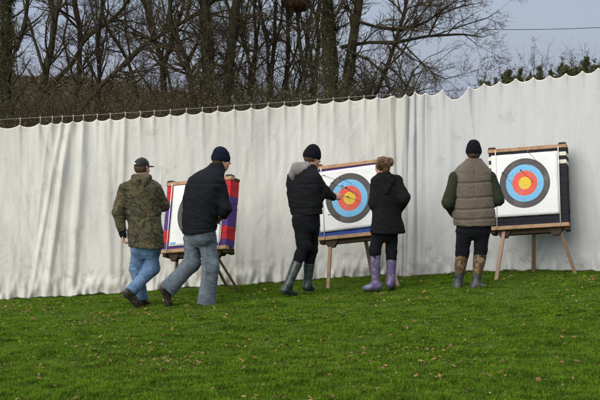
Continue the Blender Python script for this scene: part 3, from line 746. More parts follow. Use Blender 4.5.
# ------------------------------------------------------------------ archery targets
def make_target(px, py, Y, yaw, lean, roll, W, H, T, layers, label, legs, face, beam_over=.01, seed=1, logo=False, vr=(-.425,.425)):
    """px,py,Y: middle of the front bottom beam; yaw: degrees turned to the viewer's left"""
    rnd = random.Random(seed)
    o = at(px, py, Y); gz = float(ground_z(o[0], Y)); base = np.array([o[0], Y, gz])
    root = empty('archery_target', tuple(base), label, 'archery target', 'archery targets along the curtain')
    ya, le, ro = R(yaw), R(lean), R(roll)
    X = np.array([math.cos(ya), -math.sin(ya), 0]); B = np.array([math.sin(ya), math.cos(ya), 0]); Zu = np.array([0,0,1.])
    X2 = unit(X*math.cos(ro)+Zu*math.sin(ro)); Z1 = unit(Zu*math.cos(ro)-X*math.sin(ro))
    Z2 = unit(Z1*math.cos(le)+B*math.sin(le)); B2 = np.cross(Z2, X2)
    W2 = lambda x,y,z: (o-base) + X2*x + B2*y + Z2*z
    m = MB()                                         # stack of foam strips
    n = len(layers); hz = H/n
    mats = [M['foam_red'],M['foam_purple'],M['foam_blue'],M['foam_black'],M['foam_white']]; key = 'rpbkw'
    for i, ch in enumerate(layers):
        jx = rnd.uniform(-.006,.006); jy = rnd.uniform(-.005,.005)
        m.box(W2(jx*.5, T/2+jy*.5, .03+hz*(i+.5)), (W/2, T/2, hz*.499), key.index(ch), .0022, X2, B2, Z2)
    m.build('foam_boss', mats, root)
    for nm, z in (('top_beam', .03+H+.022), ('bottom_beam', .006)):
        m = MB(); bw = W/2+beam_over
        m.box(W2(0, .022, z), (bw, .036, .024), 0, .005, X2, B2, Z2)
        m.build(nm, M['wood'], root)
        m = MB(); m.box(W2(0, T*.55, z-.002), (bw*.985, T*.5, .020), 0, .006, X2, B2, Z2)
        m.build('clamp_board', M['wood_dark'], root)
    for sx in (-1,1):
        m = MB(); m.box(W2(sx*(W/2-.045), .03, .03+H+.055), (.045,.045,.014), 0, .005, X2, B2, Z2); m.build('end_block', M['wood_dark'], root)
        m = MB(); m.box(W2(sx*(W/2-.03), T*.5+.02, -.035), (.03, T*.5, .022), 0, .006, X2, B2, Z2); m.build('end_block', M['wood_dark'], root)
        m = MB(); m.tube([W2(sx*(W*.405), -.020, -.01), W2(sx*(W*.405), -.026, H*.5), W2(sx*(W*.405), -.020, H+.05)], .0065, 6); m.build('clamp_cord', M['cord'], root, True)
        m = MB(); m.box(W2(sx*W*.33, T*.35, -.065), (.10,.028,.05), 0, .006, X2, B2, Z2, taper=.45); m.build('bracket', M['wood_dark'], root)
    m = MB(); m.box(W2(0, T*.60, -.045), (W*.42, T*.30, .028), 0, .006, X2, B2, Z2, taper=.94); m.build('base_board', M['wood_dark'], root)
    for (tx, ty, tz, lx, ly, mat) in legs:
        f = hit(lx, ly) - base; f[2] -= .02
        m = MB(); m.bar(W2(tx, ty, tz), f, .044, .032, 0, up=B2); m.build('leg', M[mat], root)
    # printed paper face
    fx, fz, ang = face; n = 22; fs = .425; V = []; F = []; c = W2(fx, -.012, fz)
    for j in range(n+1):
        for i in range(n+1):
            u = -fs+2*fs*i/n; v = vr[0]+(vr[1]-vr[0])*j/n
            w = .004*math.sin(u*9+seed)*math.sin(v*7+seed*2)+.010*(abs(v)/fs)**4*math.sin(u*13+seed)
            V.append((u, -abs(w), v))
    for j in range(n):
        for i in range(n): F.append((j*(n+1)+i, j*(n+1)+i+1, (j+1)*(n+1)+i+1, (j+1)*(n+1)+i))
    fo = mesh_obj('target_face', V, F, M['print'], root)
    from mathutils import Matrix
    ca, sa = math.cos(R(ang)), math.sin(R(ang)); Xa = X2*ca+Z2*sa; Za = Z2*ca-X2*sa
    fo.matrix_local = Matrix(((Xa[0],B2[0],Za[0],c[0]),(Xa[1],B2[1],Za[1],c[1]),(Xa[2],B2[2],Za[2],c[2]),(0,0,0,1)))
    sm = fo.modifiers.new('thick','SOLIDIFY'); sm.thickness = .0015
    if logo:
        m = MB()
        for k in range(4): m.box((-.385+.022*k, -.014, -.375+.004*(k%2)), (.008,.0012,.014), 0, .001)
        lo_ = m.build('printed_mark', M['print_cyan'], fo)
    return dict(root=root, W2=lambda x,y,z: base+W2(x,y,z), X=X2, B=B2, Z=Z2)

T1 = make_target(193, 250, 18.85, 36, 15, 6.2, 1.06, .84, .17, 'p'+'p'+'rrrr'+'p'*9+'rrrr'+'r',
    'target of red and purple foam behind the two walking men', 
    [(.33,.02,-.03,239,290.5,'wood'),(-.30,.05,-.03,174,293.5,'wood_leg'),(.12,.19,-.02,228,287,'wood_leg')], (.02,.475,0), seed=3, logo=True, vr=(-.41,.385))
T2 = make_target(353.5, 236, 18.9, 20, 11, 7.2, .94, .87, .12, 'b'*3+'p'*16,
    'target with blue and purple foam between the man in grey hood and the woman',
    [(-.33,.05,-.03,328,288.5,'wood_leg'),(.36,.05,-.03,398.5,286.5,'wood_leg'),(.10,.17,-.02,374,282,'wood_leg')], (-.02,.487,1.0), seed=5, vr=(-.395,.385))
T3 = make_target(529, 227, 18.8, 19, 14, 4.8, .99, .96, .17, 'k'*4+'kkkkkkkkkkk'+'wkwk',
    'target of black foam with white strips beside the man in the brown vest',
    [(-.33,.05,-.03,496,280,'wood_leg'),(.37,.05,-.03,576,274,'wood_leg'),(.03,.17,-.02,533.5,271.5,'wood_leg')], (-.035,.565,0), seed=8, vr=(-.42,.385))

arrow_n = 0
def make_arrow(T, x, z, dx, dz, L, label, group, fl='fletch_dark'):
    tip = T['W2'](x, -.01, z); d = unit(-T['B'] + T['X']*dx + T['Z']*dz)
    root = empty('arrow', tuple(tip), label, 'arrow', group)
    m = MB(); m.tube([-d*.05, d*L], .0028, 6); m.build('shaft', M['arrow_shaft'], root, True)
    u = unit(np.cross(d,(0,0,1.))); v = np.cross(d,u)
    for k in range(3):
        a = k*2.094+.4; w = u*math.cos(a)+v*math.sin(a); t = np.cross(d,w)*.0006
        q = [d*(L-.09)+w*.003, d*(L-.02)+w*.003, d*(L-.022)+w*.008, d*(L-.035)+w*.009]
        V = [p+t for p in q]+[p-t for p in q]
        mm = MB(); mm.add(V, [(0,1,2,3),(7,6,5,4),(0,4,5,1),(1,5,6,2),(2,6,7,3),(3,7,4,0)]); mm.build('fletching', M[fl], root)
    m = MB(); m.tube([d*L, d*(L+.012)], .004, 6); m.build('nock', M['fletch_white'], root, True)
    return root
g3 = 'arrows in the rightmost target'
make_arrow(T3, .07,.57, -.17,.17, .46, 'dark arrow stuck just right of the gold of the rightmost target', g3)
make_arrow(T3, -.20,.57, -.12,.18, .40, 'dark arrow stuck in the blue ring of the rightmost target', g3)
make_arrow(T3, .12,.85, -.10,.10, .36, 'dark arrow stuck high in the white of the rightmost target', g3)
g2 = 'arrows in the middle target'
for (x,z,dx,dz,lb) in [(-.02,.56,-.30,.10,'dark arrow held by the man in the grey hood'),(.03,.62,-.10,.16,'dark arrow stuck at the top of the gold in the middle target'),
      (.10,.58,-.16,.20,'dark arrow stuck right of the gold in the middle target'),(-.10,.70,-.12,.06,'dark arrow stuck upper left of the red in the middle target'),
      (.12,.50,-.18,.08,'dark arrow stuck low right in the red of the middle target'),(-.20,.82,-.10,.02,'dark arrow stuck in the upper black ring of the middle target'),
      (-.18,.34,-.05,-.05,'dark arrow stuck in the white below the rings of the middle target'),(.02,.74,-.14,.10,'dark arrow stuck in the upper blue ring of the middle target')]:
    make_arrow(T2, x, z-.075, dx, dz, .60 if 'held' in lb else .36, lb, g2)

# ------------------------------------------------------------------ curtains
LH = [20,40,52,62,73,83,97,110,125,140,154,170,186,202,217.5,234,251,268,284,300.5,317,333,348.5,363.5,377,390.5]
def top_left(s):
    base = np.interp(s, [-2,30,60,100,150,186,250,300,350,391], [126.5,124.5,122.5,119.3,116,113,108,104,99.6,96.4])
    h = np.array([-2]+LH+[395.]); i = np.clip(np.searchsorted(h, s)-1, 0, len(h)-2)
    u = (s-h[i])/(h[i+1]-h[i]); return base + np.minimum(3.2,(h[i+1]-h[i])*.19)*(4*u*(1-u))**.75*np.interp(s,[0,391],[1.0,.85])
RH = [(389,96.5),(393,95.5),(405,94),(415,91.5),(425,93),(442,89.5),(468,86.5),(483.5,83.5),(499,81.5),(515,78.5),(532,77.5),(548.5,75.5),(565,73.5),(581,71),(597,68),(613,66),(629,63.5),(645,61.5),(661,59),(680,57)]
RD = [1.5,4.5,4.5,3.5,4.5,12,4.5,4.2,4.5,4.5,4.2,4.3,4.5,4.5,4.5,4.5,4.5,4.5,4.5]
def top_right(s):
    h = np.array([a for a,_ in RH]); v = np.array([b for _,b in RH]); D = np.array(RD)
    i = np.clip(np.searchsorted(h, s)-1, 0, len(h)-2); u = (s-h[i])/(h[i+1]-h[i])
    return v[i]*(1-u)+v[i+1]*u + D[i]*(4*u*(1-u))**.8
def YL(s): return np.interp(s, [-60,0,391,420], [20.7,20.65,20.45,20.4])
def YR(s): return np.interp(s, [380,391,475,600,690], [20.22,20.2,19.95,19.0,18.3])
def atv(px, py, Y):
    u = 200.0-py; y = FPX*math.cos(TH)+u*math.sin(TH); z = -FPX*math.sin(TH)+u*math.cos(TH); k = Y/y
    return (px-300)*k, Y, CAMZ+z*k
def curtain(name, s0, s1, topf, Yf, mat, label, hooks, foldf):
    ns = int((s1-s0)*2.4); nt = 150
    s = np.linspace(s0, s1, ns)[:,None]; t = (np.linspace(0,1,nt)**1.0)[None,:]
    S = s+0*t; T = t+0*s; Y = Yf(S)
    xt, _, zt = atv(S, topf(S), Y)
    zb = ground_z(xt, Y) + .012 + .030*(vnoise(np.stack([S*.13, S*0, S*0],-1).astype(np.float32), (1,1,1), 5)-.3)
    z = zt*(1-T)+zb*T
    d, dx = foldf(S, T)
    V = np.stack([xt+dx, Y-d, z],-1).reshape(-1,3)
    i = np.arange(ns-1)[:,None]*nt + np.arange(nt-1)[None,:]
    F = np.stack([i, i+nt, i+nt+1, i+1],-1).reshape(-1,4)
    mid = (s0+s1)/2; bx = atv(mid, 280, float(Yf(mid)))[0]; base = np.array([bx, float(Yf(mid)), float(ground_z(bx, float(Yf(mid))))])
    root = empty(name, tuple(base), label, 'curtain')
    o = mesh_obj('cloth', V-base, F, mat, root)
    sm = o.modifiers.new('thick','SOLIDIFY'); sm.thickness = .004
    # rolled top hem follows the scallops
    e = V.reshape(ns, nt, 3)[:,0,:]; m = MB()
    m.tube([p-base for p in e[::2]], .0075, 5); m.build('top_hem', M['hem'], root, True)
    return root, base
def N1(a, b, off): return vnoise(np.stack([a, b, a*0],-1).astype(np.float32), (1,1,1), off)
def fold_left(S, T):
    sh = S + 22*T*np.clip((170-S)/120,0,1)
    a = np.abs(N1(sh/11, T*.8, 3)*2-1); b = N1(sh/34, T*.6, 7); c = N1(S/5, T*7, 11)
    env = np.interp(S, [0,30,60,120,200,391],[.35,.4,1.5,1.2,.8,.7])
    drag = np.abs(N1((S-60*T)/9, T*2+S*.01, 21)*2-1)*np.exp(-((S-55)/40)**2)
    topp = np.exp(-T*14)
    pleat = np.zeros_like(S)
    for h in LH: pleat += .045*np.exp(-((S-h)/2.0)**2)*np.exp(-T*9)
    crum = np.clip((T-.86)/.14,0,1)*(N1(S/4, T*16, 31)-.5)*.10
    d = env*(.013*(1-a)**2*(1-.5*topp)*(.3+1.4*N1(S/60,T*.5,41)) + .07*b) + .012*c + pleat*.55 + .03*drag + crum + .05*T
    for (c0,c1,w,am) in [(70,46,3.5,.075),(84,72,4,.05),(104,112,5,.05),(62,30,2.5,.03),(125,118,3,.035)]:
        d += am*np.exp(-((S-(c0+(c1-c0)*T))/w)**2)*(.5+.5*np.sin(math.pi*np.clip(T*.9+.1,0,1)))
    return d, .012*(N1(S/7, T*3, 17)-.5)
def fold_right(S, T):
    g = np.exp(-((S-407)/19)**4)                              # gathered part next to the seam
    pl = .060*np.abs(np.sin((S-390)/10.2*math.pi+.3+2.2*N1(S/14,T*1.4,2)))**.9*(1-.65*T)*(.5+N1(S/9,T*2.5,19))+.02*(1-np.abs(N1(S/4,T*2.2,23)*2-1))
    b = N1((S+25*T)/46, T*.7, 5); a = np.abs(N1((S-18*T)/17, T*1.2, 9)*2-1); c = N1(S/6, T*6, 13)
    pleat = np.zeros_like(S)
    for h,_ in RH: pleat += .035*np.exp(-((S-h)/2.6)**2)*np.exp(-T*11)
    crum = np.clip((T-.9)/.1,0,1)*(N1(S/5, T*12, 31)-.5)*.07
    d = g*pl + (1-g)*(.05*b+.018*(1-a)**2) + .007*c + pleat + crum + .04*T
    return d, .010*(N1(S/9, T*3, 17)-.5)
cl, clb = curtain('backstop_curtain', -1.5, 394, top_left, YL, M['curtain_left'],
    'long dirty white canvas curtain tied to a wire behind the walking men', LH, fold_left)
cr, crb = curtain('backstop_curtain', 389.3, 680, top_right, YR, M['curtain_right'],
    'smooth greyish white canvas curtain with scalloped top behind the rightmost target', [], fold_right)
# wire and ties
def wire_y(s): return np.interp(s, [-60,0,100,200,300,365,395], [122.5,119.6,114.7,108.2,101.2,96.2,94.2])
pts = [np.array(atv(float(s), float(wire_y(s)), float(YL(s)))) for s in np.linspace(-40,393,60)]
m = MB(); wb = pts[0].copy(); m.tube([p-wb for p in pts], .0075, 5)
w_ = m.build('support_wire', M['wire'], None, True); w_.location = wb
tag(w_, 'thin taut wire above the left curtain, running across in front of the trees', 'wire')
for h in LH:
    a = np.array(atv(h, float(wire_y(h)), float(YL(h)))); b_ = np.array(atv(h, float(top_left(np.array([h]))[0])+.6, float(YL(h))-.04)); m = MB()
    m.tube([a-clb+np.array([0,0,.016]), a-clb+np.array([.008,-.012,.004]), (a+b_)/2-clb+np.array([.004,0,0]), b_-clb], [.006,.008,.005,.008], 5); m.build('tie', M['tie'], cl, True)
# distant telephone wires
for (a, b_, lb) in [((380,24.5,60),(720,17,66),'dark overhead wire crossing the sky high on the right'), ((330,97,70),(760,52,70),'faint overhead wire passing low behind the conifers')]:
    A = at(*a); Bp = at(*b_); m = MB(); P_ = [A+(Bp-A)*u - np.array([0,0,4*.35*u*(1-u)]) - A for u in np.linspace(0,1,14)]
    m.tube(P_, .013, 4); o = m.build('overhead_wire', M['wire_dark'], None, True); o.location = A; tag(o, lb, 'wire')

# ------------------------------------------------------------------ trees
def prisms(A, B, ra, rb, n):
    d = B-A; d /= np.maximum(np.linalg.norm(d,axis=1),1e-9)[:,None]
    ref = np.where(np.abs(d[:,2:3])<.9, np.array([[0,0,1.]]), np.array([[1.,0,0]])); u = np.cross(d,ref); u /= np.linalg.norm(u,axis=1)[:,None]; v = np.cross(d,u)
    a = np.arange(n)*2*math.pi/n; off = u[:,None,:]*np.cos(a)[None,:,None]+v[:,None,:]*np.sin(a)[None,:,None]
    V = np.concatenate([A[:,None,:]+off*ra[:,None,None], B[:,None,:]+off*rb[:,None,None]],1).reshape(-1,3)
    k = np.arange(n); q = np.stack([k,(k+1)%n,n+(k+1)%n,n+k],1)
    F = (np.arange(len(A))*2*n)[:,None,None]+q[None]; return V, F.reshape(-1,4)
def join(parts):
    Vs, Fs, o = [], [], 0
    for V, F in parts: Vs.append(V); Fs.append(F+o); o += len(V)
    return np.concatenate(Vs), np.concatenate(Fs)
def nrm(v): return v/np.maximum(np.linalg.norm(v,axis=1),1e-9)[:,None]
def grow(P, D, L, r, K, wander, trop, rng):
    segs = []; nodes = []
    for k in range(K):
        D = nrm(D + wander*rng.standard_normal(D.shape) + np.array([0,0,trop]))
        Q = P + D*(L/K)[:,None]; ra = r*(1-.75*k/K); rb = r*(1-.75*(k+1)/K)
        segs.append((P,Q,ra,rb)); nodes.append((Q, D, rb, L, np.full(len(P),(k+1)/K))); P = Q
    return segs, nodes
def spawn(nodes, prob, ang, ratio, rr, rng, tmin=.15, minr=.0022):
    P = np.concatenate([n[0] for n in nodes]); D = np.concatenate([n[1] for n in nodes]); r = np.concatenate([n[2] for n in nodes]); L = np.concatenate([n[3] for n in nodes]); t = np.concatenate([n[4] for n in nodes])
    cnt = rng.poisson(prob, len(P))*(t>=tmin); i = np.repeat(np.arange(len(P)), cnt)
    P, D, r, L, t = P[i], D[i], r[i], L[i], t[i]
    s = nrm(np.cross(D, rng.standard_normal(D.shape))); a = rng.uniform(ang[0], ang[1], len(P))[:,None]
    D2 = D*np.cos(a)+s*np.sin(a)
    return P, D2, L*rng.uniform(ratio*.6, ratio*1.3, len(P))*(1.15-.55*t), np.maximum(r*rr, minr)
def leafcloud(P, size, rng, stretch=1.6):
    n = len(P); a = nrm(rng.standard_normal((n,3))); b = nrm(np.cross(a, rng.standard_normal((n,3)))); s = (size*rng.uniform(.6,1.4,n))[:,None]
    V = np.stack([P-a*s*stretch*.5, P+b*s*.5, P+a*s*stretch*.5, P-b*s*.5],1).reshape(-1,3)
    return V, np.arange(n*4).reshape(n,4)
def tree(label, limbs, seed, levels, bark='bark', twig='twig', ivy=0, group='bare trees behind the curtain', name='bare_tree', sides=7, jit=.0):
    """limbs: list of (Y, [(px,py,r_px),...]) traced limb centre lines, first one the trunk"""
    rng = np.random.default_rng(seed); first = None; tp = []; nodes0 = []; segs_l = []
    for li, (Y, pl) in enumerate(limbs):
        pts = []; rad = []
        for (px,py,r) in pl:
            pts.append(np.array(atv(px,py,Y)) if not isinstance(Y, tuple) else np.array(atv(px,py,Y[0]+(Y[1]-Y[0])*len(pts)/(len(pl)-1)))); rad.append(r*.88*pts[-1][1]/FPX)
        if li == 0:
            gz = float(ground_z(pts[0][0], pts[0][1])); pts.insert(0, np.array([pts[0][0], pts[0][1], gz-.05])); rad.insert(0, rad[0]*1.25); base = np.array([pts[0][0], pts[0][1], gz])
        pts = np.array(pts); rad = np.array(rad); cum = np.concatenate([[0],np.cumsum(np.linalg.norm(np.diff(pts,axis=0),axis=1))])
        K = max(5, int(cum[-1]/.14)); u = np.linspace(0,cum[-1],K+1)
        Q = np.stack([np.interp(u,cum,pts[:,i]) for i in range(3)],1); rr = np.interp(u,cum,rad)
        w = vnoise(np.stack([u*1.5,u*0+seed+li,u*0],1).astype(np.float32),(1,1,1),2)-.5; w2 = vnoise(np.stack([u*1.5,u*0+seed+li+9,u*0],1).astype(np.float32),(1,1,1),2)-.5
        Q[:,0] += w*.16*min(1,.07/rad.max()); Q[:,1] += w2*.25
        rr = rr*(1+.45*(vnoise(np.stack([u*4,u*0+seed,u*0],1).astype(np.float32),(1,1,1),2)-.5))
        m = MB(); m.tube([q-base for q in Q], rr, sides if rad.max()>.04 else 5)
        tp.append((np.array(m.V), m.F)); D = nrm(np.diff(Q,axis=0))
        L0 = np.clip(cum[-1]*.4,.7,1.6)
        ok = Q[1:,2] > 1.6
        if ok.any(): nodes0.append((Q[1:][ok], D[ok], np.minimum(rr[1:][ok],.045), np.full(ok.sum(),L0), np.full(ok.sum(),.5)))
    V, F = [], []; o = 0
    for v, f in tp: V.append(v); F += [tuple(i+o for i in q) for q in f]; o += len(v)
    root = empty(name, tuple(base), label, 'tree', group)
    mesh_obj('trunk', np.concatenate(V), F, M[bark], root)
    nodes = nodes0; parts = []; allP = []
    for li, (prob, ang, ratio, rr, K, wan, trop) in enumerate(levels):
        P, D, L, r = spawn(nodes, prob, ang, ratio, rr, rng, 0 if li==0 else .15)
        if not len(P): break
        keep = (P[:,2] < 6.5); P,D,L,r = P[keep],D[keep],L[keep],r[keep]
        segs, nodes = grow(P-0, D, L, r, K, wan, trop, rng)
        for s in segs: parts.append(prisms(s[0]-base, s[1]-base, s[2], s[3], 4 if li<2 else 3))
        allP += [n[0] for n in nodes]
    V, F = join(parts); mesh_obj('crown', V, F, M[twig], root, False)
    if ivy:
        Pn = np.concatenate([n[0] for n in nodes0]); rn = np.concatenate([n[2] for n in nodes0])
        Q = np.repeat(np.array(tp[0][0])+base, ivy*2, 0); Q = Q[Q[:,2]>1.2]; Q = Q + rng.standard_normal(Q.shape)*.04
        V, F = leafcloud(Q-base, .020, rng); mesh_obj('ivy', V, F, M['ivy'], root, False)
    return root
LV = [(.62,(.4,1.1),.9,.55,6,.16,.03),(1.0,(.4,1.1),.55,.6,5,.20,.02),(1.1,(.4,1.2),.55,.6,4,.25,.02),(1.05,(.4,1.2),.6,.7,3,.28,0)]
LVs = [(.5,(.3,.9),.8,.6,6,.14,.08),(.8,(.3,1.0),.5,.6,5,.18,.04),(.9,(.4,1.1),.55,.65,4,.22,.02),(.8,(.4,1.2),.6,.7,3,.28,0)]
LVd = [(1.3,(.4,1.2),.8,.5,6,.18,.02),(1.2,(.4,1.2),.5,.6,5,.22,.02),(.9,(.4,1.2),.55,.6,4,.28,0),(.6,(.4,1.2),.6,.7,3,.3,0)]
LVt = [(2.6,(.4,1.2),.6,.35,6,.20,.02),(1.1,(.4,1.2),.55,.6,5,.22,.02),(.9,(.4,1.2),.55,.6,4,.28,0),(.6,(.4,1.2),.6,.7,3,.3,0)]
LVr = [(1.3,(.4,1.0),.75,.5,6,.17,.0),(1.15,(.4,1.1),.50,.6,5,.20,.01),(.9,(.4,1.1),.55,.65,4,.24,.0),(.6,(.4,1.1),.6,.7,3,.26,0)]
tree('thick ivy covered trunk at the far left edge', [(26.5,[(4,200,8),(5,60,7.5),(7,-60,7),(8,-140,5)]),(26.5,[(5,80,3),(22,30,2.6),(30,-40,2)])], 1, LVd, 'bark_dark', ivy=26)
tree('dark leaning tree with a long limb rising to the right, left of the walking men', [(28.5,[(8,250,5),(30,120,4.2),(50,55,3.6),(62,0,3),(70,-80,2.2)]),((28.5,27.5),[(28,118,3),(62,72,2.6),(92,35,2.4),(125,5,2),(150,-30,1.6)]),(28.5,[(44,75,2),(30,40,1.6),(22,0,1.2)])], 2, LV)
tree('long diagonal bough climbing from the left hedge up to the right', [(27.3,[(40,300,4),(66,122,3.2),(100,83,3.0),(147,44,2.7),(200,11,2.4),(240,-25,2)]),((27.3,28.5),[(110,75,1.8),(133,82,1.3),(160,60,1)]),(27.3,[(147,44,1.6),(170,45,1.2),(190,38,.9)])], 3, LV)
tree('straight slim dark trunk standing alone in the gap of sky at the left', [(27.8,[(97.5,250,2.6),(97.5,100,2.4),(97,40,2.3),(98,-60,1.9)])], 4, LVs, 'bark_dark')
tree('reddish brown trunk left of the slim dark trunk', [(29.5,[(77,260,3.6),(78,110,3.2),(78,40,3.0),(76,-50,2.5)]),(29.5,[(78,80,1.5),(66,40,1.3),(63,-20,1.1)])], 5, LV, 'bark_red')
0 and tree('thin upright stem near the left end of the hedge', [(31,[(64,260,2.4),(65,100,2.2),(63,30,2),(58,-60,1.5)])], 6, LVs)
tree('tree with a forked trunk curving left above the first target', [(28,[(150,270,4),(166,110,3.6),(163,60,3.2),(148,22,2.8),(132,-30,2.2)]),(28,[(164,70,2.8),(178,35,2.4),(186,-20,1.8)]),((28,29),[(158,45,1.8),(135,30,1.5),(110,12,1.2),(98,-20,.9)])], 7, LV, 'bark_dark')
tree('crooked limb crossing the sky gap at the left', [(29,[(150,270,2.6),(142,110,2.2),(130,68,2),(112,32,1.8),(100,0,1.5),(94,-40,1.2)]),(29,[(126,60,1.6),(127,20,1.3),(128,-30,1)])], 8, LV)
tree('dark tree just above the man in the camouflage jacket', [(27,[(188,270,4.5),(193,110,4),(186,60,3.6),(172,18,3),(160,-40,2.4)]),(27,[(188,70,2.6),(200,30,2.4),(206,-30,2)])], 9, LVd, 'bark_dark')
tree('heavy twin trunk above the two walking men', [(26.6,[(204,270,8),(205,110,7.5),(206,50,7),(203,0,6.4),(200,-80,5)]),(26.6,[(222,115,4.5),(229,60,5),(236,20,4.4),(243,-40,3.4)])], 10, LVt, 'bark_dark', ivy=10)
k_ = 0
for (x0, x1, r, Y, lb) in [(246,256,2.4,28,'slim stem just right of the heavy twin trunk'),(256,240,2.0,29.5,'leaning stem crossing behind the heavy twin trunk'),(266,278,2.5,27.6,'dark stem leaning right above the wire'),(276,262,1.8,30,'thin stem leaning left above the wire'),
      (288,290,2.6,28.4,'upright stem under the bird nest'),(297,312,2.0,29,'stem leaning towards the big ivy trunk'),(306,296,2.2,27.5,'dark stem just left of the big ivy trunk'),(314,322,2.4,30.5,'stem close behind the big ivy trunk'),
      (238,226,2.2,31,'far stem between the heavy twin trunk and the wire'),(176,150,2.0,31,'far thin stem leaning left over the hedge'),]:
    tree(lb, [(Y,[(x0,270,r*1.2),(x0+(x1-x0)*.1,110,r),(x0+(x1-x0)*.5,55,r*.95),(x1,-5,r*.8),(x1+(x1-x0)*.6,-70,r*.6)]),(Y,[(x0+(x1-x0)*.3,80,r*.6),(x0+(x1-x0)*.2+10*(-1)**k_,30,r*.5),(x0+14*(-1)**k_,-20,r*.4)])], 20+k_, LVs if k_%2 else LV, 'bark_dark' if k_%3 else 'bark'); k_ += 1
tree('biggest trunk, thick with ivy, with long boughs reaching right over the curtain seam',
    [(26,[(332,260,11.5),(332,100,10.5),(330,45,8),(327,0,6.8),(322,-80,5.5)]),(26,[(341,112,7),(348,60,6.2),(354,25,5.3),(362,-20,4.2),(370,-70,3.4)]),
     ((26,25.4),[(345,47,2.6),(370,42,2.3),(395,42.5,2.3),(430,36,1.7),(462,34,1.2),(480,37,.5),(497,31,.2)]),
     ((26,25.2),[(350,20,2.4),(378,27,2.1),(402,29.5,1.9),(425,22,1.5),(448,8,1.2),(470,-6,.5)]),
     ((25.6,25.2),[(428,36,1.1),(437,15,1.0),(460,6,.8),(488,2,.2)]),
     ((25.6,25.1),[(436,36,1.0),(462,26,.8),(486,18,.6),(500,8,.15)]),
     ((25.6,25),[(407,43,1.1),(420,60,1.0),(432,74,.9),(447,79,.6),(480,70,.15)]),
     ((26,25.2),[(350,50,1.8),(368,60,1.6),(385,78,1.4),(397,92,1.0)]),
     ((25.5,25.1),[(462,34,.7),(478,44,.4),(498,54,.15)]),
     ((25.7,25.6),[(395,42,1.2),(408,30,.9),(432,-2,.8)])], 50, LVr, 'bark_dark', ivy=10)
tree('slender dark tree leaning right above the curtain seam', [(27,[(352,270,3.2),(368,102,2.6),(380,76,2.4),(393,48,2.2),(400,20,1.9),(408,-30,1.4)]),(27,[(385,62,1.1),(398,72,1),(408,90,.8)]),(27,[(374,88,1.0),(386,86,.8),(400,92,.6)]),(27,[(396,35,1),(412,15,.8),(420,-8,.6)])], 51, LVr, 'bark_dark')
tree('low twiggy tree behind the gathered end of the curtain', [(28.5,[(395,270,2),(398,108,1.6),(402,90,1.3),(410,70,1)]),(28.5,[(398,104,1.2),(415,92,.9),(430,88,.5)]),(28.5,[(398,104,1.2),(385,84,.9),(380,66,.6)])], 52, LVr, 'bark_dark')
# bird nest / ball of dead twigs in the tree
rng = np.random.default_rng(77); nc = np.array(atv(297,3,27.4)); n = 900; d = nrm(rng.standard_normal((n,3))); P = d*rng.uniform(.5,1,(n,1))*np.array([.27,.2,.16]); t_ = nrm(np.cross(d,rng.standard_normal((n,3))))*.10
V, F = prisms(P-t_, P+t_, np.full(n,.006), np.full(n,.003), 3)
o = mesh_obj('bird_nest', V, F, M['bark_red'], None, False, loc=tuple(nc)); tag(o, 'brown ball of twigs, a nest, high in the branches at the top edge', 'bird nest')

# undergrowth behind the curtain, and the wooded hillside far beyond
def thicket(name, n, xs, Y0, Y1, topf, mats, label, seed, leafsz, twr, kind='stuff', nleaf=6):
    rng = np.random.default_rng(seed)
    Y = rng.uniform(Y0, Y1, n); px = rng.uniform(xs[0], xs[1], n); x = (px-300)/FPX*Y; gz = ground_z(x, Y)
    ht = CAMZ + (115-topf(px))/FPX*Y; L = (ht-gz)*rng.uniform(.55,1.12,n)
    P = np.stack([x,Y,gz-.05],1); D = nrm(np.stack([rng.normal(0,.3,n),rng.normal(0,.3,n),np.ones(n)],1))
    segs, nodes = grow(P, D, L, np.full(n,twr), 9, .14, .05, rng); parts = [prisms(*s, 3) for s in segs]
    P2,D2,L2,r2 = spawn(nodes[3:], 1.3, (.4,1.3), .28, .6, rng, 0, .003); s2, n2 = grow(P2,D2,L2,r2,4,.25,.0,rng); parts += [prisms(*s,3) for s in s2]
    P3,D3,L3,r3 = spawn(n2, .8, (.4,1.3), .5, .7, rng, 0, .0028); s3, n3 = grow(P3,D3,L3,r3,3,.3,.0,rng); parts += [prisms(*s,3) for s in s3]
    base = np.array([np.mean(x), (Y0+Y1)/2, 0.]); V, F = join(parts); mi = np.zeros(len(F),int)
    al = np.concatenate([q[0] for q in n2+n3]); al = al[rng.random(len(al))<nleaf/10]; al = al+rng.standard_normal(al.shape)*.03
    V2, F2 = leafcloud(al, leafsz, rng); lm = rng.integers(1, len(mats), len(F2))
    V, F = join([(V,F),(V2,F2)]); o = mesh_obj(name, V-base, F, None, None, False, loc=tuple(base), mats=[M[q] for q in mats], midx=np.concatenate([mi,lm]))
    tag(o, label, 'undergrowth', kind=kind)
thicket('undergrowth', 1900, (-30,215), 24, 33, lambda p: np.interp(p,[0,40,70,110,150,215],[78,88,93,91,86,88]), ['twig','bramble','rust_leaf','ivy','bramble'], 'dark tangle of brambles and twigs behind the left curtain', 5, .020, .008, nleaf=3.5)
thicket('undergrowth', 1200, (200,385), 24, 33, lambda p: np.interp(p,[200,260,330,385],[84,90,80,88]), ['twig','ivy','bramble'], 'dark tangle of brambles below the ivy trunks', 6, .020, .008, nleaf=4)
thicket('twig_scrub', 130, (370,432), 25, 30, lambda p: np.interp(p,[370,400,432],[80,84,93]), ['twig','twig_brown'], 'bare twiggy scrub just over the gathered part of the curtain', 7, .012, .006, nleaf=1)
rng = np.random.default_rng(8); n = 80000                    # autumn wood on the far hillside
y = rng.uniform(170,300,n); x = (rng.uniform(-40,230,n)-300)/FPX*y; hgt = (.8+2.6*vnoise(np.stack([x*.12,y*.12,x*0],1).astype(np.float32),(1,1,1)))*rng.random(n)**.6
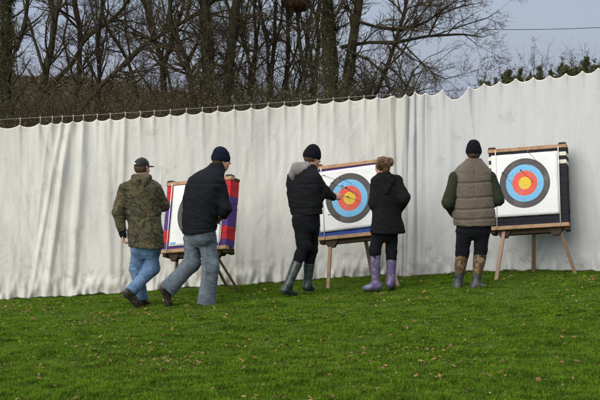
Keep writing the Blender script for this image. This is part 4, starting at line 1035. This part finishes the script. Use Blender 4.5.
P = np.stack([x,y,ground_z(x,y)+hgt],1); V, F = leafcloud(P, .24, rng)
o = mesh_obj('distant_wood', V, F, M['far_wood'], None, False); tag(o, 'brown autumn wood covering the hillside far behind the trees', 'wood', kind='stuff')

# conifers over the right curtain
def conifer(px, py, Y, wd, label, seed, dens=1.0):
    rng = np.random.default_rng(seed); tip = np.array(atv(px,py,Y)); gz = float(ground_z(tip[0],Y)); base = np.array([tip[0],Y,gz]); H = tip[2]-gz
    root = empty('conifer', tuple(base), label, 'tree', 'conifers behind the right curtain')
    m = MB(); m.tube([(0,0,-.05),(0.01,0,H*.5),(-.01,.01,H*.96)], [.07,.04,.006], 6); m.build('trunk', M['bark'], root, True)
    Ps,Ds,Ls = [],[],[]
    for q in range(5):                      # several leaders, each a ragged spire
        ox, oy = (0,0) if q==0 else rng.uniform(-.75,.75,2)*wd; hq = H if q==0 else H-rng.uniform(.12,.5)
        n = int(190*dens); dz = rng.random(n)**1.1*1.5; z = hq-dz; a = rng.uniform(0,2*math.pi,n)
        Ls.append(np.clip(.05+dz*.26*wd/.55,0,.42)*rng.uniform(.35,1.35,n)); Ps.append(np.stack([ox+0*z,oy+0*z,z],1)); Ds.append(nrm(np.stack([np.cos(a),np.sin(a),rng.uniform(.6,2.2,n)],1)))
        m2 = rng.random(3); Ps.append(np.array([[ox,oy,hq-.25]])); Ds.append(nrm(np.array([[rng.normal(0,.1),0,1.]]))); Ls.append(np.array([.30+.1*m2[0]]))
    n = int(260*dens); z = (H-.9)*rng.random(n)**.6; a = rng.uniform(0,2*math.pi,n); Ps.append(np.stack([0*z,0*z,z],1)); Ds.append(nrm(np.stack([np.cos(a),np.sin(a),rng.uniform(.2,1.0,n)],1))); Ls.append(wd*rng.uniform(.7,1.4,n))
    P = np.concatenate(Ps); D = np.concatenate(Ds); L = np.concatenate(Ls)
    segs, nodes = grow(P, D, L, np.full(len(P),.005), 4, .16, .10, rng); parts = [prisms(*s_,3) for s_ in segs]
    P2,D2,L2,r2 = spawn(nodes, 1.0, (.3,.8), .45, .6, rng, 0, .0026); s2,n2 = grow(P2,D2,L2,r2,3,.15,.1,rng); parts += [prisms(*s_,3) for s_ in s2]
    al = np.concatenate([q[0] for q in n2+nodes[1:]]); al = np.repeat(al, 3, 0); al = al+rng.standard_normal(al.shape)*.014
    V1,F1 = join(parts); V2,F2 = leafcloud(al,.015,rng,3.2); V,F = join([(V1,F1),(V2,F2)])
    mesh_obj('crown', V, F, None, root, False, mats=[M['twig'],M['conifer']], midx=np.concatenate([np.zeros(len(F1),int),np.ones(len(F2),int)]))
for i,(px,py,wd,dn,lb) in enumerate([(482.5,84,.4,.3,'tiny conifer tip nearest the dip in the right curtain'),(496,80,.5,.22,'sparse small conifer, second from the dip in the curtain'),(508.5,72.5,.75,1.3,'densest green conifer above the rightmost target'),(520,71,.45,.5,'narrow conifer just right of the densest one'),
        (540,68.5,.7,.4,'open conifer above the right edge of the rightmost target'),(561,65.5,.75,.6,'full conifer between the open one and the tallest one'),(576,68,.6,.35,'short conifer left of the tallest one'),(586,58,.7,.6,'tallest conifer, near the right edge of the frame'),(602,67,.6,.9,'conifer cut by the right edge of the frame'),(490,83.5,.5,.25,'wispy low conifer between the tiny tip and the sparse one'),(503,78,.5,.35,'low conifer touching the densest one on its left'),(530,75.5,.6,.4,'low conifer halfway between the narrow one and the open one'),(551,72.5,.6,.4,'low conifer just left of the full one'),(570,71,.5,.4,'low conifer just right of the full one'),(594.5,66.5,.5,.4,'low conifer just right of the tallest one')]):
    conifer(px, py, 31+(i%3)*1.3, wd, lb, 300+i, dn)
for i,(px,py,lb) in enumerate([(489,77,'leafless sapling between the two smallest conifers'),(531,66,'leafless sapling left of the open conifer'),(550,64,'leafless sapling right of the open conifer'),(571,62,'leafless sapling right of the full conifer'),(593,63,'leafless sapling between the two rightmost conifers'),(516,70,'leafless sapling between the densest conifer and the narrow one')]):
    tree(lb, [(33,[(px,250,1.2),(px,108,.9),(px+.5,90,.7),(px+1,py+6,.35)])], 400+i, [(1.5,(.3,.8),.40,.5,5,.14,.08),(1.2,(.3,.9),.5,.7,4,.18,.05),(.8,(.3,.9),.5,.7,3,.2,.05)], 'twig_brown', 'twig_brown', name='sapling', group='bare saplings among the conifers')

# ------------------------------------------------------------------ ground, grass, leaves
gx = np.concatenate([-np.geomspace(600,12,22), np.linspace(-11.5,11.5,150), np.geomspace(12,600,22)])
gy = np.concatenate([np.linspace(-30,4,12), np.linspace(4.5,26,150), np.geomspace(27,900,40)])
GX, GY = np.meshgrid(gx, gy, indexing='ij'); GZ = ground_z(GX, GY); i = np.arange(len(gx)-1)[:,None]*len(gy)+np.arange(len(gy)-1)[None,:]
o = mesh_obj('ground', np.stack([GX,GY,GZ],-1).reshape(-1,3), np.stack([i,i+len(gy),i+len(gy)+1,i+1],-1).reshape(-1,4), M['ground']); tag(o, kind='structure')
rng = np.random.default_rng(3)
def scatter(n, y0, y1, margin):
    y = y0+(y1-y0)*rng.random(n); w = y*300/FPX+margin; return rng.uniform(-1,1,n)*w, y
nb = 760000
y = 8.6+(21.0-8.6)*rng.random(nb)**1.25; x = rng.uniform(-1,1,nb)*(y*.205+1.0)
cl_ = vnoise(np.stack([x*3.2,y*3.2,x*0],1).astype(np.float32),(1,1,1),4); cl2 = vnoise(np.stack([x*11,y*11,x*0],1).astype(np.float32),(1,1,1),8)
keep = rng.random(nb) < .45+.75*cl2; x,y,cl_,cl2 = x[keep],y[keep],cl_[keep],cl2[keep]; nb = len(x)
hgt = .8*(.014+.080*cl_**1.3*cl2+.018*rng.random(nb)); hgt *= np.where(rng.random(nb)<.012, 1.7, 1)*np.interp(y,[12,16],[1,.62])
a = rng.uniform(0,2*math.pi,nb); ln = rng.uniform(.2,1.1,nb)*hgt; wv = np.where(y>14,.0036,.0026)*rng.uniform(.7,1.3,nb)
z = ground_z(x,y)-.004; Bc = np.stack([x,y,z],1); side = np.stack([-np.sin(a),np.cos(a),0*a],1)*wv[:,None]; out = np.stack([np.cos(a),np.sin(a),0*a],1)
mid = Bc+out*(ln*.35)[:,None]+np.array([0,0,1.])*(hgt*.6)[:,None]; tip = Bc+out*ln[:,None]+np.array([0,0,1.])*(hgt*rng.uniform(.75,1,nb))[:,None]
V = np.stack([Bc-side, Bc+side, mid+side*.75, mid-side*.75, tip],1).reshape(-1,3)
k = np.arange(nb)[:,None]*5
F4 = k+np.array([[0,1,2,3]]); F3 = k+np.array([[3,2,4]])
me = bpy.data.meshes.new('grass'); me.vertices.add(len(V)); me.vertices.foreach_set('co', V.astype(np.float32).ravel())
lv = np.concatenate([F4.ravel(), F3.ravel()]).astype(np.int32); me.loops.add(len(lv)); me.loops.foreach_set('vertex_index', lv); me.polygons.add(2*nb)
me.polygons.foreach_set('loop_start', np.concatenate([np.arange(nb)*4, nb*4+np.arange(nb)*3]).astype(np.int32)); me.polygons.foreach_set('loop_total', np.concatenate([np.full(nb,4),np.full(nb,3)]).astype(np.int32))
me.update(calc_edges=True); me.materials.append(M['grass']); o = bpy.data.objects.new('grass', me); COL.objects.link(o); tag(o, 'short tufted green lawn sloping up to the curtain', 'grass', kind='stuff')
# fallen leaves
n = 9500; y = 9+(20.2-9)*rng.random(n)**1.1; x = rng.uniform(-1,1,n)*(y*.205+.6); dn = vnoise(np.stack([x*.9,y*.9,x*0],1).astype(np.float32),(1,1,1),12); keep = rng.random(n) < .10+1.1*dn**3; x,y = x[keep],y[keep]
Vs,Fs,mi = [],[],[]
for q in range(len(x)):
    s = random.uniform(.008,.020)*(1.5 if random.random()<.06 else 1); a = random.uniform(0,6.28); tl = random.uniform(-.7,.7); tl2 = random.uniform(-.5,.5); cz = random.uniform(.3,1.3)*random.choice([1,1,-1])
    g = float(ground_z(x[q],y[q]))+random.uniform(.022,.042); o0 = len(Vs)
    for (u,v) in [(0,0),(-1,0),(-.55,.5),(-.1,.42),(.3,.62),(.75,.3),(1.2,0),(.75,-.32),(.3,-.6),(-.1,-.4),(-.55,-.5)]:
        zz = cz*(u*u*.25+v*v*.9)+tl*v+tl2*u; Vs.append((x[q]+s*(u*math.cos(a)-v*math.sin(a)), y[q]+s*(u*math.sin(a)+v*math.cos(a)), g+s*zz))
    mt = random.choice([0,1,1,2,0,1,2])
    for k in range(1,11): Fs.append((o0, o0+k, o0+(k%10)+1)); mi.append(mt)
o = mesh_obj('fallen_leaves', Vs, Fs, None, None, False, mats=[M['leaf_tan'],M['leaf_brown'],M['leaf_rust']], midx=mi); tag(o, 'brown and tan autumn leaves littered over the lawn', 'fallen leaves', kind='stuff')

# ------------------------------------------------------------------ camera, light, sky
cam = bpy.data.cameras.new('camera'); cam.sensor_width = 36; cam.lens = 36*FPX/600; cam.clip_end = 3000
co = bpy.data.objects.new('camera', cam); COL.objects.link(co); co.location = (0,0,CAMZ); co.rotation_euler = (math.pi/2-TH,0,0); SC.camera = co
EL, AZ = 34, -40        # sun up and behind the viewer's left shoulder (azimuth from the view direction's back)
sd = Vector((math.sin(R(AZ))*math.cos(R(EL)), -math.cos(R(AZ))*math.cos(R(EL)), math.sin(R(EL))))   # towards the sun
sun = bpy.data.lights.new('sun','SUN'); sun.energy = 2.1; sun.angle = R(58); sun.color = (1,.95,.86)
so = bpy.data.objects.new('sun', sun); COL.objects.link(so); so.rotation_euler = sd.to_track_quat('Z','Y').to_euler()
w = bpy.data.worlds.new('World'); SC.world = w; w.use_nodes = True; nt = w.node_tree; nt.nodes.clear()
out = nt.nodes.new('ShaderNodeOutputWorld'); bg = nt.nodes.new('ShaderNodeBackground'); sky = nt.nodes.new('ShaderNodeTexSky'); sky.sky_type = 'NISHITA'; sky.sun_disc = False
sky.sun_elevation = R(EL); sky.sun_rotation = math.atan2(sd.x, sd.y); sky.air_density = 1.3; sky.dust_density = 2.0; sky.ozone_density = 2.0
# thin cloud veil over the blue
tc = nt.nodes.new('ShaderNodeTexCoord'); mp = nt.nodes.new('ShaderNodeMapping'); mp.inputs['Scale'].default_value = (1,1,3.5); nz = nt.nodes.new('ShaderNodeTexNoise'); nz.inputs['Scale'].default_value = 2.2; nz.inputs['Detail'].default_value = 6
cr_ = nt.nodes.new('ShaderNodeValToRGB'); cr_.color_ramp.elements[0].position = .3; cr_.color_ramp.elements[0].color = (.78,.78,.78,1); cr_.color_ramp.elements[1].position = .7; cr_.color_ramp.elements[1].color = (.93,.93,.93,1)
mx = nt.nodes.new('ShaderNodeMix'); mx.data_type = 'RGBA'; mx.inputs[7].default_value = (2.7,3.2,4.5,1)
sx_ = nt.nodes.new('ShaderNodeSeparateXYZ'); nt.links.new(tc.outputs['Generated'], sx_.inputs[0]); r2_ = nt.nodes.new('ShaderNodeValToRGB'); nt.links.new(sx_.outputs[2], r2_.inputs[0])
r2_.color_ramp.elements[0].position = .0; r2_.color_ramp.elements[0].color = (.25,.29,.39,1); r2_.color_ramp.elements[1].position = .7; r2_.color_ramp.elements[1].color = (.98,1.0,1.0,1)
e_ = r2_.color_ramp.elements.new(.12); e_.color = (.222,.267,.378,1)
vm_ = nt.nodes.new('ShaderNodeVectorMath'); vm_.operation = 'SCALE'; vm_.inputs[3].default_value = 10.0; nt.links.new(r2_.outputs[0], vm_.inputs[0]); nt.links.new(vm_.outputs[0], mx.inputs[7])
L_ = nt.links.new; L_(tc.outputs['Generated'], mp.inputs[0]); L_(mp.outputs[0], nz.inputs['Vector']); L_(nz.outputs[0], cr_.inputs[0]); L_(cr_.outputs[0], mx.inputs[0]); L_(sky.outputs[0], mx.inputs[6]); L_(mx.outputs[2], bg.inputs[0]); L_(bg.outputs[0], out.inputs[0])
bg.inputs['Strength'].default_value = .1
SC.view_settings.view_transform = 'Standard'; SC.view_settings.look = 'None'; SC.view_settings.exposure = .65; SC.view_settings.gamma = 1
SC.render.engine = 'CYCLES'; SC.render.resolution_x = 1024; SC.render.resolution_y = 683
